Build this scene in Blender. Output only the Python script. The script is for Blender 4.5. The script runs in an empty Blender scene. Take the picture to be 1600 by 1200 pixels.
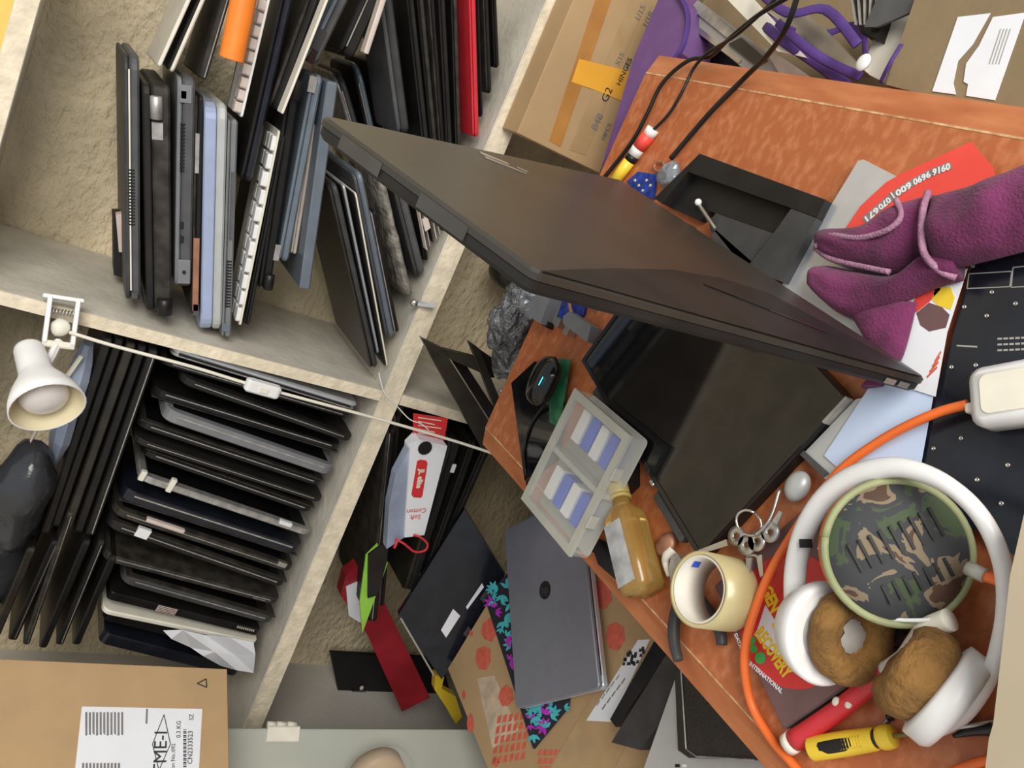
import bpy, bmesh, math, random
from mathutils import Vector, Matrix, noise

# ------------------------------------------------------------------ camera
# world axes seen from the camera (x right, y down, z forward): the phone was turned
# sideways, so "up" in the room points to the left of the picture
MX = ((0.4034, -0.43, -0.8077), (-0.8882, -0.4008, -0.2287), (-0.2252, 0.8085, -0.5423))
FPX = 1300.0
r0 = Vector(MX[0]).normalized()
r1 = Vector(MX[1]); r1 = (r1 - r0 * r1.dot(r0)).normalized()
r2 = r0.cross(r1)
CAM = Vector((0, 0, 1.40))
scene = bpy.context.scene
COL = scene.collection
cd_ = bpy.data.cameras.new('camera')
cam = bpy.data.objects.new('camera', cd_)
COL.objects.link(cam)
cd_.sensor_width = 36.0
cd_.lens = 36.0 * FPX / 1600.0
cd_.clip_start = 0.02
rot = Matrix((r0, -r1, -r2)).transposed().to_4x4()
cam.matrix_world = Matrix.Translation(CAM) @ rot
scene.camera = cam

# ------------------------------------------------------------------ light
w = bpy.data.worlds.new('world'); scene.world = w
w.use_nodes = True
w.node_tree.nodes['Background'].inputs[0].default_value = (0.93, 0.96, 1.0, 1)
w.node_tree.nodes['Background'].inputs[1].default_value = 0.50

def area(name, loc, target, sx, sy, power, col):
    l = bpy.data.lights.new(name, 'AREA'); l.shape = 'RECTANGLE'
    l.size = sx; l.size_y = sy; l.energy = power; l.color = col
    o = bpy.data.objects.new(name, l); COL.objects.link(o)
    o.location = loc
    d = Vector(target) - Vector(loc)
    o.rotation_euler = d.to_track_quat('-Z', 'Y').to_euler()
    return o
area('window_light', (1.35, -1.3, 2.25), (-0.15, 1.1, 0.9), 1.7, 1.4, 78, (1.0, 0.965, 0.90))
scene.view_settings.view_transform = 'Standard'
scene.view_settings.look = 'None'
scene.view_settings.exposure = 0.25
scene.view_settings.gamma = 1.0
scene.view_settings.use_curve_mapping = False

# ------------------------------------------------------------------ helpers
R = random.Random(7)
def ray(x, y):
    a, b = (x - 800) / FPX, (y - 600) / FPX
    return r0 * a + r1 * b + r2
def at(x, y, Y):                      # point of the room on the plane Y
    d = ray(x, y); return CAM + d * (Y / d.y)
def az(x, y, z):                      # point of the room at height z
    d = ray(x, y); return CAM + d * ((z - CAM.z) / d.z)
def mpp(p):                           # metres per pixel at a point
    return (p - CAM).dot(r2) / FPX
def cdir(a, b, c):
    return (r0 * a + r1 * b + r2 * c).normalized()

MATS = {}
def mat(name, col, rough=0.5, metal=0.0, var=0.12, vscale=30.0, bump=0.0, bscale=120.0, spec=0.5,
        alpha=1.0, trans=0.0, coat=0.0, stretch=None, col2=None, lo=0.35, hi=0.7, emit=0.0, sheen=0.0, bdist=0.004):
    if name in MATS: return MATS[name]
    m = bpy.data.materials.new(name); m.use_nodes = True
    nt = m.node_tree; b = nt.nodes['Principled BSDF']
    tc = nt.nodes.new('ShaderNodeTexCoord')
    mp = nt.nodes.new('ShaderNodeMapping')
    nt.links.new(tc.outputs['Object'], mp.inputs[0])
    if stretch: mp.inputs['Scale'].default_value = stretch
    nz = nt.nodes.new('ShaderNodeTexNoise'); nz.inputs['Scale'].default_value = vscale
    nz.inputs['Detail'].default_value = 6
    nt.links.new(mp.outputs[0], nz.inputs['Vector'])
    cr = nt.nodes.new('ShaderNodeValToRGB')
    c = Vector(col)
    a = c * (1 - var); z = col2 and Vector(col2) or c * (1 + var)
    cr.color_ramp.elements[0].position = lo; cr.color_ramp.elements[0].color = (a.x, a.y, a.z, 1)
    cr.color_ramp.elements[1].position = hi; cr.color_ramp.elements[1].color = (min(z.x, 1), min(z.y, 1), min(z.z, 1), 1)
    nt.links.new(nz.outputs[0], cr.inputs[0])
    nt.links.new(cr.outputs[0], b.inputs['Base Color'])
    b.inputs['Roughness'].default_value = rough
    b.inputs['Metallic'].default_value = metal
    b.inputs['Specular IOR Level'].default_value = spec
    b.inputs['Alpha'].default_value = alpha
    b.inputs['Transmission Weight'].default_value = trans
    b.inputs['Coat Weight'].default_value = coat
    if sheen:
        b.inputs['Sheen Weight'].default_value = sheen
    if emit:
        b.inputs['Emission Color'].default_value = (c.x, c.y, c.z, 1)
        b.inputs['Emission Strength'].default_value = emit
    if bump:
        n2 = nt.nodes.new('ShaderNodeTexNoise'); n2.inputs['Scale'].default_value = bscale
        n2.inputs['Detail'].default_value = 5
        nt.links.new(mp.outputs[0], n2.inputs['Vector'])
        bp = nt.nodes.new('ShaderNodeBump'); bp.inputs['Strength'].default_value = bump
        bp.inputs['Distance'].default_value = bdist
        nt.links.new(n2.outputs[0], bp.inputs['Height'])
        nt.links.new(bp.outputs[0], b.inputs['Normal'])
    MATS[name] = m
    return m

# materials ---------------------------------------------------------
PLASTER = mat('plaster', (0.76, 0.645, 0.44), 0.85, var=0.15, vscale=9, bump=1.0, bscale=48, bdist=0.012, stretch=(1, 1, 1.7))
BOARD = mat('painted_board', (0.64, 0.60, 0.51), 0.7, var=0.12, vscale=14, bump=0.35, bscale=70)
EDGE = mat('board_edge', (0.78, 0.69, 0.52), 0.75, var=0.14, vscale=40, bump=0.5, bscale=120)
FLOOR = mat('cement_floor', (0.22, 0.20, 0.18), 0.8, var=0.2, vscale=6, bump=0.2)
WALLP = mat('wall_paint', (0.56, 0.53, 0.48), 0.8, var=0.08, vscale=5, bump=0.2)
WOOD = mat('cherry_laminate', (0.50, 0.145, 0.048), 0.4, var=0.12, vscale=75, col2=(0.66, 0.27, 0.12), lo=0.46, hi=0.9,
           stretch=(1.0, 1.5, 1.0), bump=0.08, bscale=90)
WOODE = mat('cherry_edge', (0.47, 0.135, 0.046), 0.4, var=0.15, vscale=22, col2=(0.54, 0.20, 0.08), stretch=(3, 0.6, 3))
WOODL = mat('worn_edge_line', (0.60, 0.28, 0.12), 0.6, var=0.25, vscale=90, col2=(0.8, 0.55, 0.3))
BLK = mat('black_plastic', (0.011, 0.0105, 0.010), 0.36, var=0.3, vscale=25, spec=0.35)
BLKM = mat('black_matte', (0.016, 0.015, 0.014), 0.5, var=0.3, vscale=18, spec=0.3)
BLKG = mat('black_gloss', (0.008, 0.008, 0.009), 0.12, var=0.2)
DUST = mat('dusty_black', (0.036, 0.032, 0.027), 0.6, var=0.5, vscale=45, spec=0.3)
CHAR = mat('charcoal_plastic', (0.050, 0.050, 0.052), 0.45, var=0.2, spec=0.35)
GREY = mat('grey_plastic', (0.19, 0.195, 0.205), 0.42, var=0.1)
GREYD = mat('dark_grey_plastic', (0.085, 0.086, 0.09), 0.45, var=0.15, spec=0.35)
BLUEG = mat('blue_grey_plastic', (0.17, 0.205, 0.245), 0.36, metal=0.3, var=0.1)
SILV = mat('silver_lid', (0.60, 0.62, 0.66), 0.32, metal=0.55, var=0.06)
SILVB = mat('blue_silver', (0.42, 0.50, 0.70), 0.25, metal=0.35, var=0.05)
METAL = mat('bare_metal', (0.55, 0.53, 0.49), 0.32, metal=0.9, var=0.15)
METALD = mat('dull_metal', (0.46, 0.45, 0.43), 0.38, metal=0.6, var=0.25, vscale=60)
CREAM = mat('cream_plastic', (0.78, 0.74, 0.63), 0.5, var=0.06)
WHITE = mat('white_plastic', (0.80, 0.80, 0.79), 0.35, var=0.04)
PAPER = mat('white_paper', (0.80, 0.82, 0.86), 0.75, var=0.04, vscale=12, bump=0.15, bscale=25)
BPAPER = mat('light_blue_paper', (0.56, 0.68, 0.90), 0.75, var=0.04, vscale=8)
CARD = mat('cardboard', (0.46, 0.305, 0.155), 0.8, var=0.08, vscale=10, bump=0.1, bscale=60)
CARDD = mat('dull_cardboard', (0.25, 0.18, 0.10), 0.8, var=0.14, vscale=10, bump=0.12)
TAPEB = mat('brown_tape', (0.47, 0.22, 0.06), 0.3, var=0.12, vscale=20)
TAPEY = mat('orange_tape', (0.86, 0.42, 0.05), 0.3, var=0.05)
INK = mat('ink', (0.03, 0.03, 0.035), 0.7, var=0.1)
INKG = mat('faded_ink', (0.22, 0.21, 0.21), 0.7, var=0.2)
RED = mat('red_plastic', (0.62, 0.03, 0.045), 0.35, var=0.08)
REDP = mat('red_print', (0.66, 0.03, 0.03), 0.4, var=0.06)
REDF = mat('red_flyer', (0.80, 0.07, 0.05), 0.45, var=0.05)
REDK = mat('red_box_stamp', (0.66, 0.13, 0.08), 0.6, var=0.15, vscale=90)
YEL = mat('yellow_plastic', (0.85, 0.60, 0.04), 0.35, var=0.06)
YELP = mat('yellow_print', (0.90, 0.62, 0.02), 0.45, var=0.05)
GRN = mat('green_print', (0.05, 0.42, 0.08), 0.45, var=0.08)
LIME = mat('lime_plastic', (0.30, 0.62, 0.07), 0.35, var=0.08)
ORG = mat('orange_plastic', (0.90, 0.24, 0.03), 0.38, var=0.06)
ORGC = mat('orange_cable', (0.88, 0.17, 0.03), 0.42, var=0.05)
MAUVE = mat('mauve_card', (0.155, 0.085, 0.085), 0.5, var=0.12)
CLOTH = mat('purple_towel', (0.15, 0.020, 0.085), 0.95, var=0.4, vscale=22, bump=0.6, bscale=420, sheen=0.12)
HEM = mat('towel_hem', (0.40, 0.20, 0.30), 0.95, var=0.2, vscale=80, bump=0.6, bscale=500)
PURP = mat('purple_fabric', (0.075, 0.03, 0.19), 0.7, var=0.15, bump=0.2, bscale=300)
PURPL = mat('purple_case', (0.17, 0.08, 0.24), 0.6, var=0.1)
BROWNF = mat('worn_tan_foam', (0.23, 0.115, 0.028), 0.9, var=0.3, vscale=45, bump=0.9, bscale=160)
HGREY = mat('warm_grey_fabric', (0.36, 0.34, 0.31), 0.8, var=0.1)
OLIVE = mat('olive_piping', (0.30, 0.32, 0.16), 0.6, var=0.12)
COPPER = mat('copper', (0.42, 0.20, 0.12), 0.5, metal=0.5, var=0.2)
PCBB = mat('blue_circuit_board', (0.02, 0.05, 0.30), 0.35, var=0.5, vscale=90)
PCBG = mat('green_circuit_board', (0.03, 0.18, 0.08), 0.4, var=0.4, vscale=90)
AMBER = mat('amber_plastic', (0.80, 0.55, 0.17), 0.15, var=0.1, trans=0.75)
CAPY = mat('yellowed_cap', (0.58, 0.46, 0.14), 0.4, var=0.12)
FOIL = mat('bottle_label', (0.50, 0.54, 0.60), 0.2, metal=0.5, var=0.35, vscale=40)
CLEAR = mat('cloudy_clear_plastic', (0.80, 0.82, 0.80), 0.25, var=0.04, alpha=0.14)
CLEARW = mat('clear_box_rim', (0.50, 0.50, 0.44), 0.3, var=0.06, alpha=0.85)
BAG = mat('crinkled_grey_bag', (0.22, 0.23, 0.24), 0.12, metal=0.5, var=0.5, vscale=25, bump=1.0, bscale=60, alpha=0.95, bdist=0.02)
BAGW = mat('silvery_bag', (0.26, 0.28, 0.31), 0.15, metal=0.3, var=0.35, vscale=25, bump=0.9, bscale=70)
BAGB = mat('black_bag', (0.030, 0.032, 0.037), 0.2, var=0.3, vscale=12, bump=0.8, bscale=35)
WRAP = mat('blue_white_wrap', (0.34, 0.40, 0.52), 0.3, var=0.3, vscale=8, bump=0.4, bscale=40)
BUBBLE = mat('bubble_wrap', (0.25, 0.23, 0.20), 0.15, var=0.5, vscale=50, bump=1.0, bscale=130)
NAVYM = mat('blue_tinged_black', (0.010, 0.012, 0.019), 0.22, var=0.3)
STEEL = mat('painted_steel', (0.43, 0.45, 0.39), 0.5, var=0.08, vscale=6)
STEELD = mat('painted_steel_edge', (0.24, 0.25, 0.215), 0.5, var=0.1)
TAPEC = mat('clear_tape_side', (0.74, 0.63, 0.33), 0.25, var=0.08, trans=0.25)
TAPEI = mat('tape_core', (0.72, 0.68, 0.60), 0.6, var=0.06)
BLUE = mat('blue_label', (0.04, 0.11, 0.62), 0.5, var=0.06)
HPG = mat('hp_grey_lid', (0.30, 0.31, 0.37), 0.36, metal=0.5, var=0.04)
SCRN = mat('dark_screen_glass', (0.006, 0.006, 0.007), 0.05, var=0.1, spec=0.5)
LIDM = mat('black_laptop_lid', (0.036, 0.031, 0.025), 0.36, var=0.18, vscale=9, bump=0.05, bscale=300)
LED = mat('blue_led', (0.05, 0.55, 0.9), 0.4, emit=3.0)
BULB = mat('bulb_glass', (0.74, 0.70, 0.68), 0.25, var=0.03)
LAMPIN = mat('lamp_inner', (0.74, 0.66, 0.45), 0.45, var=0.05)
LEATH = mat('black_leather', (0.020, 0.018, 0.016), 0.35, var=0.3, bump=0.25, bscale=350)
BEIGE = mat('beige_card', (0.44, 0.37, 0.26), 0.75, var=0.06, vscale=8)
PINKW = mat('pinkish_white', (0.62, 0.53, 0.47), 0.5, var=0.08)
OLBL = mat('olive_black', (0.026, 0.023, 0.017), 0.36, var=0.3)
REDDK = mat('dark_red_binder', (0.35, 0.02, 0.03), 0.35, var=0.3, vscale=8)
GREYL = mat('light_grey_laptop', (0.50, 0.52, 0.51), 0.4, metal=0.2, var=0.05)

def camo_mat():
    m = bpy.data.materials.new('camouflage_cloth'); m.use_nodes = True
    nt = m.node_tree; b = nt.nodes['Principled BSDF']; b.inputs['Roughness'].default_value = 0.8
    tc = nt.nodes.new('ShaderNodeTexCoord')
    nz = nt.nodes.new('ShaderNodeTexNoise'); nz.inputs['Scale'].default_value = 34; nz.inputs['Detail'].default_value = 4
    nz.inputs['Distortion'].default_value = 0.6
    nt.links.new(tc.outputs['Object'], nz.inputs['Vector'])
    cr = nt.nodes.new('ShaderNodeValToRGB'); cr.color_ramp.interpolation = 'CONSTANT'
    e = cr.color_ramp.elements
    e[0].position = 0; e[0].color = (0.055, 0.08, 0.04, 1)
    e[1].position = 0.43; e[1].color = (0.040, 0.042, 0.046, 1)
    x = e.new(0.55); x.color = (0.22, 0.17, 0.11, 1)
    x = e.new(0.62); x.color = (0.085, 0.045, 0.03, 1)
    nt.links.new(nz.outputs[0], cr.inputs[0]); nt.links.new(cr.outputs[0], b.inputs['Base Color'])
    return m
CAMO = camo_mat()
def floral_mat():
    m = bpy.data.materials.new('dark_cloth'); m.use_nodes = True
    b = m.node_tree.nodes['Principled BSDF']; b.inputs['Roughness'].default_value = 0.7
    tc = m.node_tree.nodes.new('ShaderNodeTexCoord')
    nz = m.node_tree.nodes.new('ShaderNodeTexNoise'); nz.inputs['Scale'].default_value = 60
    cr = m.node_tree.nodes.new('ShaderNodeValToRGB')
    cr.color_ramp.elements[0].color = (0.010, 0.009, 0.018, 1); cr.color_ramp.elements[1].color = (0.025, 0.022, 0.04, 1)
    m.node_tree.links.new(tc.outputs['Object'], nz.inputs['Vector'])
    m.node_tree.links.new(nz.outputs[0], cr.inputs[0]); m.node_tree.links.new(cr.outputs[0], b.inputs['Base Color'])
    return m
FLORAL = floral_mat()
TEAL = mat('turquoise_print', (0.07, 0.50, 0.55), 0.6, var=0.15)
MAGE = mat('magenta_print', (0.48, 0.03, 0.52), 0.6, var=0.15)

# mesh makers --------------------------------------------------------
def mk(name, verts, faces, m, parent=None, smooth=False, mw=None):
    me = bpy.data.meshes.new(name)
    me.from_pydata([tuple(v) for v in verts], [], faces)
    bm = bmesh.new(); bm.from_mesh(me)
    bmesh.ops.recalc_face_normals(bm, faces=bm.faces)
    bm.to_mesh(me); bm.free()
    if smooth:
        for p in me.polygons: p.use_smooth = True
    me.materials.append(m)
    o = bpy.data.objects.new(name, me); COL.objects.link(o)
    if parent: o.parent = parent
    return o

def catmull(P, n=6):
    P = [Vector(p) for p in P]
    if len(P) < 3: return P
    out = []
    for i in range(len(P) - 1):
        a = P[max(i - 1, 0)]; b = P[i]; c = P[i + 1]; d = P[min(i + 2, len(P) - 1)]
        for k in range(n):
            t = k / n
            out.append(0.5 * ((2 * b) + (c - a) * t + (2 * a - 5 * b + 4 * c - d) * t * t + (3 * b - a - 3 * c + d) * t ** 3))
    out.append(P[-1])
    return out

def g_rslab(x0, x1, y0, y1, z0, z1, r=0.005, bev=0.0012, n=4):
    r = max(min(r, (x1 - x0) / 2.01, (y1 - y0) / 2.01), 1e-4)
    bev = min(bev, (z1 - z0) / 2.2)
    def ring(ins, z):
        rr = max(r - ins, 1e-5); o = []
        for cx, cy, a0 in ((x1 - r, y1 - r, 0), (x0 + r, y1 - r, 90), (x0 + r, y0 + r, 180), (x1 - r, y0 + r, 270)):
            for k in range(n + 1):
                a = math.radians(a0 + 90 * k / n)
                o.append((cx + rr * math.cos(a), cy + rr * math.sin(a), z))
        return o
    L = [ring(bev, z0), ring(0, z0 + bev), ring(0, z1 - bev), ring(bev, z1)]
    return g_loft(L)

def g_loft(L, caps=True, closed=True):
    V = [p for l in L for p in l]; n = len(L[0]); F = []
    for i in range(len(L) - 1):
        for k in range(n if closed else n - 1):
            a = i * n + k; b = i * n + (k + 1) % n
            F.append((a, b, b + n, a + n))
    if caps:
        F.append(tuple(range(n - 1, -1, -1)))
        F.append(tuple(range((len(L) - 1) * n, len(L) * n)))
    return V, F

def g_box(x0, x1, y0, y1, z0, z1):
    V = [(x, y, z) for z in (z0, z1) for y in (y0, y1) for x in (x0, x1)]
    return V, [(0, 2, 3, 1), (4, 5, 7, 6), (0, 1, 5, 4), (2, 6, 7, 3), (0, 4, 6, 2), (1, 3, 7, 5)]

def g_frame(x0, x1, y0, y1, z0, z1, wl, wr, wb, wt):
    O = [(x0, y0), (x1, y0), (x1, y1), (x0, y1)]
    I = [(x0 + wl, y0 + wb), (x1 - wr, y0 + wb), (x1 - wr, y1 - wt), (x0 + wl, y1 - wt)]
    V = [(*p, z0) for p in O] + [(*p, z0) for p in I] + [(*p, z1) for p in O] + [(*p, z1) for p in I]
    F = []
    for k in range(4):
        j = (k + 1) % 4
        F += [(k, j, 4 + j, 4 + k), (8 + k, 8 + j, 12 + j, 12 + k), (k, j, 8 + j, 8 + k), (4 + k, 4 + j, 12 + j, 12 + k)]
    return V, F

def merge(gs):
    V, F = [], []
    for v, f in gs:
        o = len(V); V += list(v); F += [tuple(i + o for i in q) for q in f]
    return V, F

def g_tube(P, rad, n=8, smooth=6, flat=None):
    """sweep a circle (or flat ellipse) along a path"""
    P = catmull(P, smooth) if smooth else [Vector(p) for p in P]
    rf = rad if callable(rad) else (lambda t: rad)
    L = []; up = Vector((0, 0, 1))
    N = len(P)
    prev = None
    for i, p in enumerate(P):
        t = (P[min(i + 1, N - 1)] - P[max(i - 1, 0)]).normalized()
        if prev is None:
            a = up if abs(t.dot(up)) < 0.92 else Vector((1, 0, 0))
            u = (a - t * a.dot(t)).normalized()
        else:
            u = (prev - t * prev.dot(t)).normalized()
        prev = u; v = t.cross(u)
        r_ = rf(i / (N - 1)); ru, rv = (r_ if not flat else flat[0]), (r_ if not flat else flat[1])
        L.append([p + u * ru * math.cos(2 * math.pi * k / n) + v * rv * math.sin(2 * math.pi * k / n) for k in range(n)])
    return g_loft(L)

def g_lathe(prof, n=24, c=(0, 0, 0), axis=(0, 0, 1), close=False, caps=True):
    """prof = [(radius, height)...] about an axis"""
    ax = Vector(axis).normalized()
    a = Vector((1, 0, 0)) if abs(ax.x) < 0.8 else Vector((0, 1, 0))
    u = (a - ax * a.dot(ax)).normalized(); v = ax.cross(u); c = Vector(c)
    L = [[c + ax * h + (u * math.cos(2 * math.pi * k / n) + v * math.sin(2 * math.pi * k / n)) * r for k in range(n)] for r, h in prof]
    if close: L.append(L[0])
    return g_loft(L, caps=caps and not close)

def g_prism(pts, vec):
    V = [Vector(p) for p in pts]; n = len(V); vec = Vector(vec)
    return V + [p + vec for p in V], [tuple(range(n)), tuple(range(2 * n - 1, n - 1, -1))] + [(k, (k + 1) % n, n + (k + 1) % n, n + k) for k in range(n)]

def g_blob(c, rx, ry, rz, amp=0.25, fr=14.0, seg=22, rings=14, seed=0, axes=None):
    """crumpled bag"""
    c = Vector(c); V, F = [], []
    ax = axes or (Vector((1, 0, 0)), Vector((0, 1, 0)), Vector((0, 0, 1)))
    for i in range(rings + 1):
        th = math.pi * i / rings
        for k in range(seg):
            ph = 2 * math.pi * k / seg
            d = Vector((math.sin(th) * math.cos(ph), math.sin(th) * math.sin(ph), math.cos(th)))
            q = Vector((d.x * rx, d.y * ry, d.z * rz))
            s = 1 + amp * (noise.noise(q * fr + Vector((seed, 0, 0))) + 0.6 * noise.noise(q * fr * 2.3 + Vector((0, seed, 3))))
            q = q * s
            V.append(c + ax[0] * q.x + ax[1] * q.y + ax[2] * q.z)
    for i in range(rings):
        for k in range(seg):
            F.append((i * seg + k, i * seg + (k + 1) % seg, (i + 1) * seg + (k + 1) % seg, (i + 1) * seg + k))
    return V, F

class Thing:
    def __init__(s, name, label, cat, group=None, mw=None, kind=None):
        s.r = bpy.data.objects.new(name, None); COL.objects.link(s.r)
        s.r.empty_display_size = 0.02
        if label: s.r['label'] = label
        if cat: s.r['category'] = cat
        if group: s.r['group'] = group
        if kind: s.r['kind'] = kind
        s.m = mw or Matrix.Identity(4)
        s.r.matrix_world = s.m
        s.inv = s.m.inverted()
    def l(s, g, name, m, smooth=False, sub=None):               # local geometry
        V, F = g
        return mk(name, V, F, m, sub or s.r, smooth)
    def w(s, g, name, m, smooth=False, sub=None):               # world geometry
        V, F = g
        return mk(name, [s.inv @ Vector(v) for v in V], F, m, sub or s.r, smooth)
    def x(s, p):                                                # world point to local
        return s.inv @ Vector(p)

def frame(o, ex, ey):
    ex = Vector(ex).normalized(); ey = Vector(ey); ey = (ey - ex * ey.dot(ex)).normalized(); ez = ex.cross(ey)
    m = Matrix((ex, ey, ez)).transposed().to_4x4(); m.translation = Vector(o)
    return m

def g_text(body, size, m4=None, th=0.0003, align='CENTER', bold=0.0, sx=1.0):
    c = bpy.data.curves.new('t', 'FONT'); c.body = body; c.size = size
    c.extrude = th; c.align_x = align; c.align_y = 'CENTER'; c.offset = bold; c.resolution_u = 2
    o = bpy.data.objects.new('t', c); COL.objects.link(o)
    dg = bpy.context.evaluated_depsgraph_get()
    me = bpy.data.meshes.new_from_object(o.evaluated_get(dg))
    V = [Vector((v.co.x * sx, v.co.y, v.co.z)) for v in me.vertices]; F = [tuple(p.vertices) for p in me.polygons]
    if m4: V = [m4 @ v for v in V]
    bpy.data.objects.remove(o); bpy.data.curves.remove(c); bpy.data.meshes.remove(me)
    return V, F

# ------------------------------------------------------------------ the room
def struct(name, g, m, label=None):
    o = mk(name, g[0], g[1], m); o['kind'] = 'structure'
    if label: o['label'] = label
    return o
YF, YB = 1.25, 1.59           # shelf front, back wall
struct('floor', g_box(-1.3, 2.2, -1.6, 1.7, -0.05, 0.0), FLOOR)
struct('wall_back', g_box(-1.35, 2.2, YB, YB + 0.1, 0.0, 2.7), PLASTER)
struct('wall_left', g_box(-1.38, -1.27, -0.4, YB, 0.0, 2.7), WALLP)

sh = Thing('built_in_shelf', 'cream painted built-in plank shelving along the plaster wall', 'shelf')
zA = (CAM.z - 0.482 * YF); zB = CAM.z + 0.016 * YF
def board(name, x0, x1, z0, z1, y0=YF, y1=YB - 0.002):
    o = sh.l(g_rslab(x0, x1, y0, y1, z0, z1, 0.0005, 0.0015, 1), name, BOARD)
    return o
bA = board('shelf', -1.268, 1.3, zA - 0.036, zA)
sh.l(g_box(-1.268, 1.3, YF - 0.0022, YF - 0.0002, zA - 0.035, zA - 0.001), 'shelf_edge', EDGE, sub=bA)
bB = board('shelf', -1.268, 1.3, zB, zB + 0.026)
sh.l(g_box(-1.268, 1.3, YF - 0.0022, YF - 0.0002, zB + 0.001, zB + 0.025), 'shelf_edge', EDGE, sub=bB)
bC = board('shelf', -1.268, 1.3, 0.08, 0.116)
xe0, xe1 = at(0, 453, YF).x, at(590, 608, YF).x
def divider(xt, xb, zt, zb, t=0.020):
    V = []
    for (x, z) in ((xb - t, zb), (xb, zb), (xt, zt), (xt - t, zt)):
        V.append((x, YF + 0.001, z))
    o = sh.w(g_prism(V, (0, YB - YF - 0.004, 0)), 'divider', BOARD)
    V2 = [(v[0] + (0.0005 if k in (1, 2) else -0.0005) * -1, YF - 0.0015, v[2]) for k, v in enumerate(V)]
    sh.w(g_prism(V2, (0, 0.002, 0)), 'divider_edge', EDGE, sub=o)
divider(xe0, xe1, zB - 0.001, zA + 0.001)
divider(at(612, 612, YF).x, at(735, 648, YF).x - 0.015, zA - 0.037, 0.117)

cz = 0.930
cab = Thing('steel_cabinet', 'grey-green painted steel cabinet with a barrel hinge, left of the shelf', 'cabinet', None,
            frame((-1.035, 1.12, 0), (0.758, 0.652, 0), (-0.652, 0.758, 0)))
cab.l(g_rslab(-0.22, -0.006, 0.019, 0.055, 0.0, cz, 0.002, 0.001, 1), 'body', STEELD)
cab.l(g_rslab(-0.22, 0.0, 0.0, 0.018, 0.02, cz - 0.004, 0.003, 0.002, 2), 'door', STEEL)
hp0 = at(452, 1136, 1.11)
for k, (dz, ln) in enumerate(((0.022, 0.016), (0.004, 0.018), (-0.015, 0.016))):
    cab.l(g_lathe([(0.0075, hp0.z + dz - ln / 2), (0.0075, hp0.z + dz + ln / 2)], 12, (0.004, 0.012, 0)), 'hinge_knuckle', CREAM, True)
cab.l(g_rslab(-0.022, 0.004, -0.004, 0.0, hp0.z - 0.026, hp0.z + 0.034, 0.002, 0.0008, 1), 'hinge_leaf', CREAM)

# ------------------------------------------------------------------ desk
ZD = 0.75
desk = Thing('desk', 'cherry red wooden desk with worn edges, crowded with repair clutter', 'desk')
dx0, dx1, dyf, dyn = -0.349, 0.190, 0.985, -0.45
desk.l(g_box(dx0, dx1, dyn, dyf, ZD - 0.03, ZD), 'desk_top', WOOD)
for s, xi in ((-1, dx0), (1, dx1)):
    xo = xi + s * 0.027
    P = [(xi + s * 0.0002, dyf, ZD - 0.0004), (xo, dyf, ZD - 0.008), (xo, dyf, ZD - 0.045), (xi + s * 0.0002, dyf, ZD - 0.045)]
    e = desk.l(g_prism(P, (0, dyn - dyf, 0)), 'edge_band', WOODE)
    desk.l(g_box(xi - 0.0010, xi + 0.0010, dyn, dyf - 0.001, ZD - 0.002, ZD + 0.0004), 'worn_line', WOODL, sub=e)
desk.l(g_box(dx0 - 0.02, dx1 + 0.02, 0.90, 0.925, 0.0, ZD - 0.031), 'end_panel', WOODE)
desk.l(g_box(dx0 - 0.02, dx1 + 0.02, dyn + 0.03, dyn + 0.055, 0.0, ZD - 0.031), 'end_panel', WOODE)

# ------------------------------------------------------------------ laptops and panels on the shelf
def slab_frame(pl, pr, Y):
    Yc = 1.262 if 1.25 < Y < 1.32 else Y            # one common front plane, then pushed in by its own amount
    a = at(*pl, Yc); b = at(*pr, Yc)
    ex = (b - a); L = ex.length; s_ = mpp((a + b) / 2)
    a.y = Y
    return frame(a, ex, (0, 1, 0)), L, s_

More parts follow.
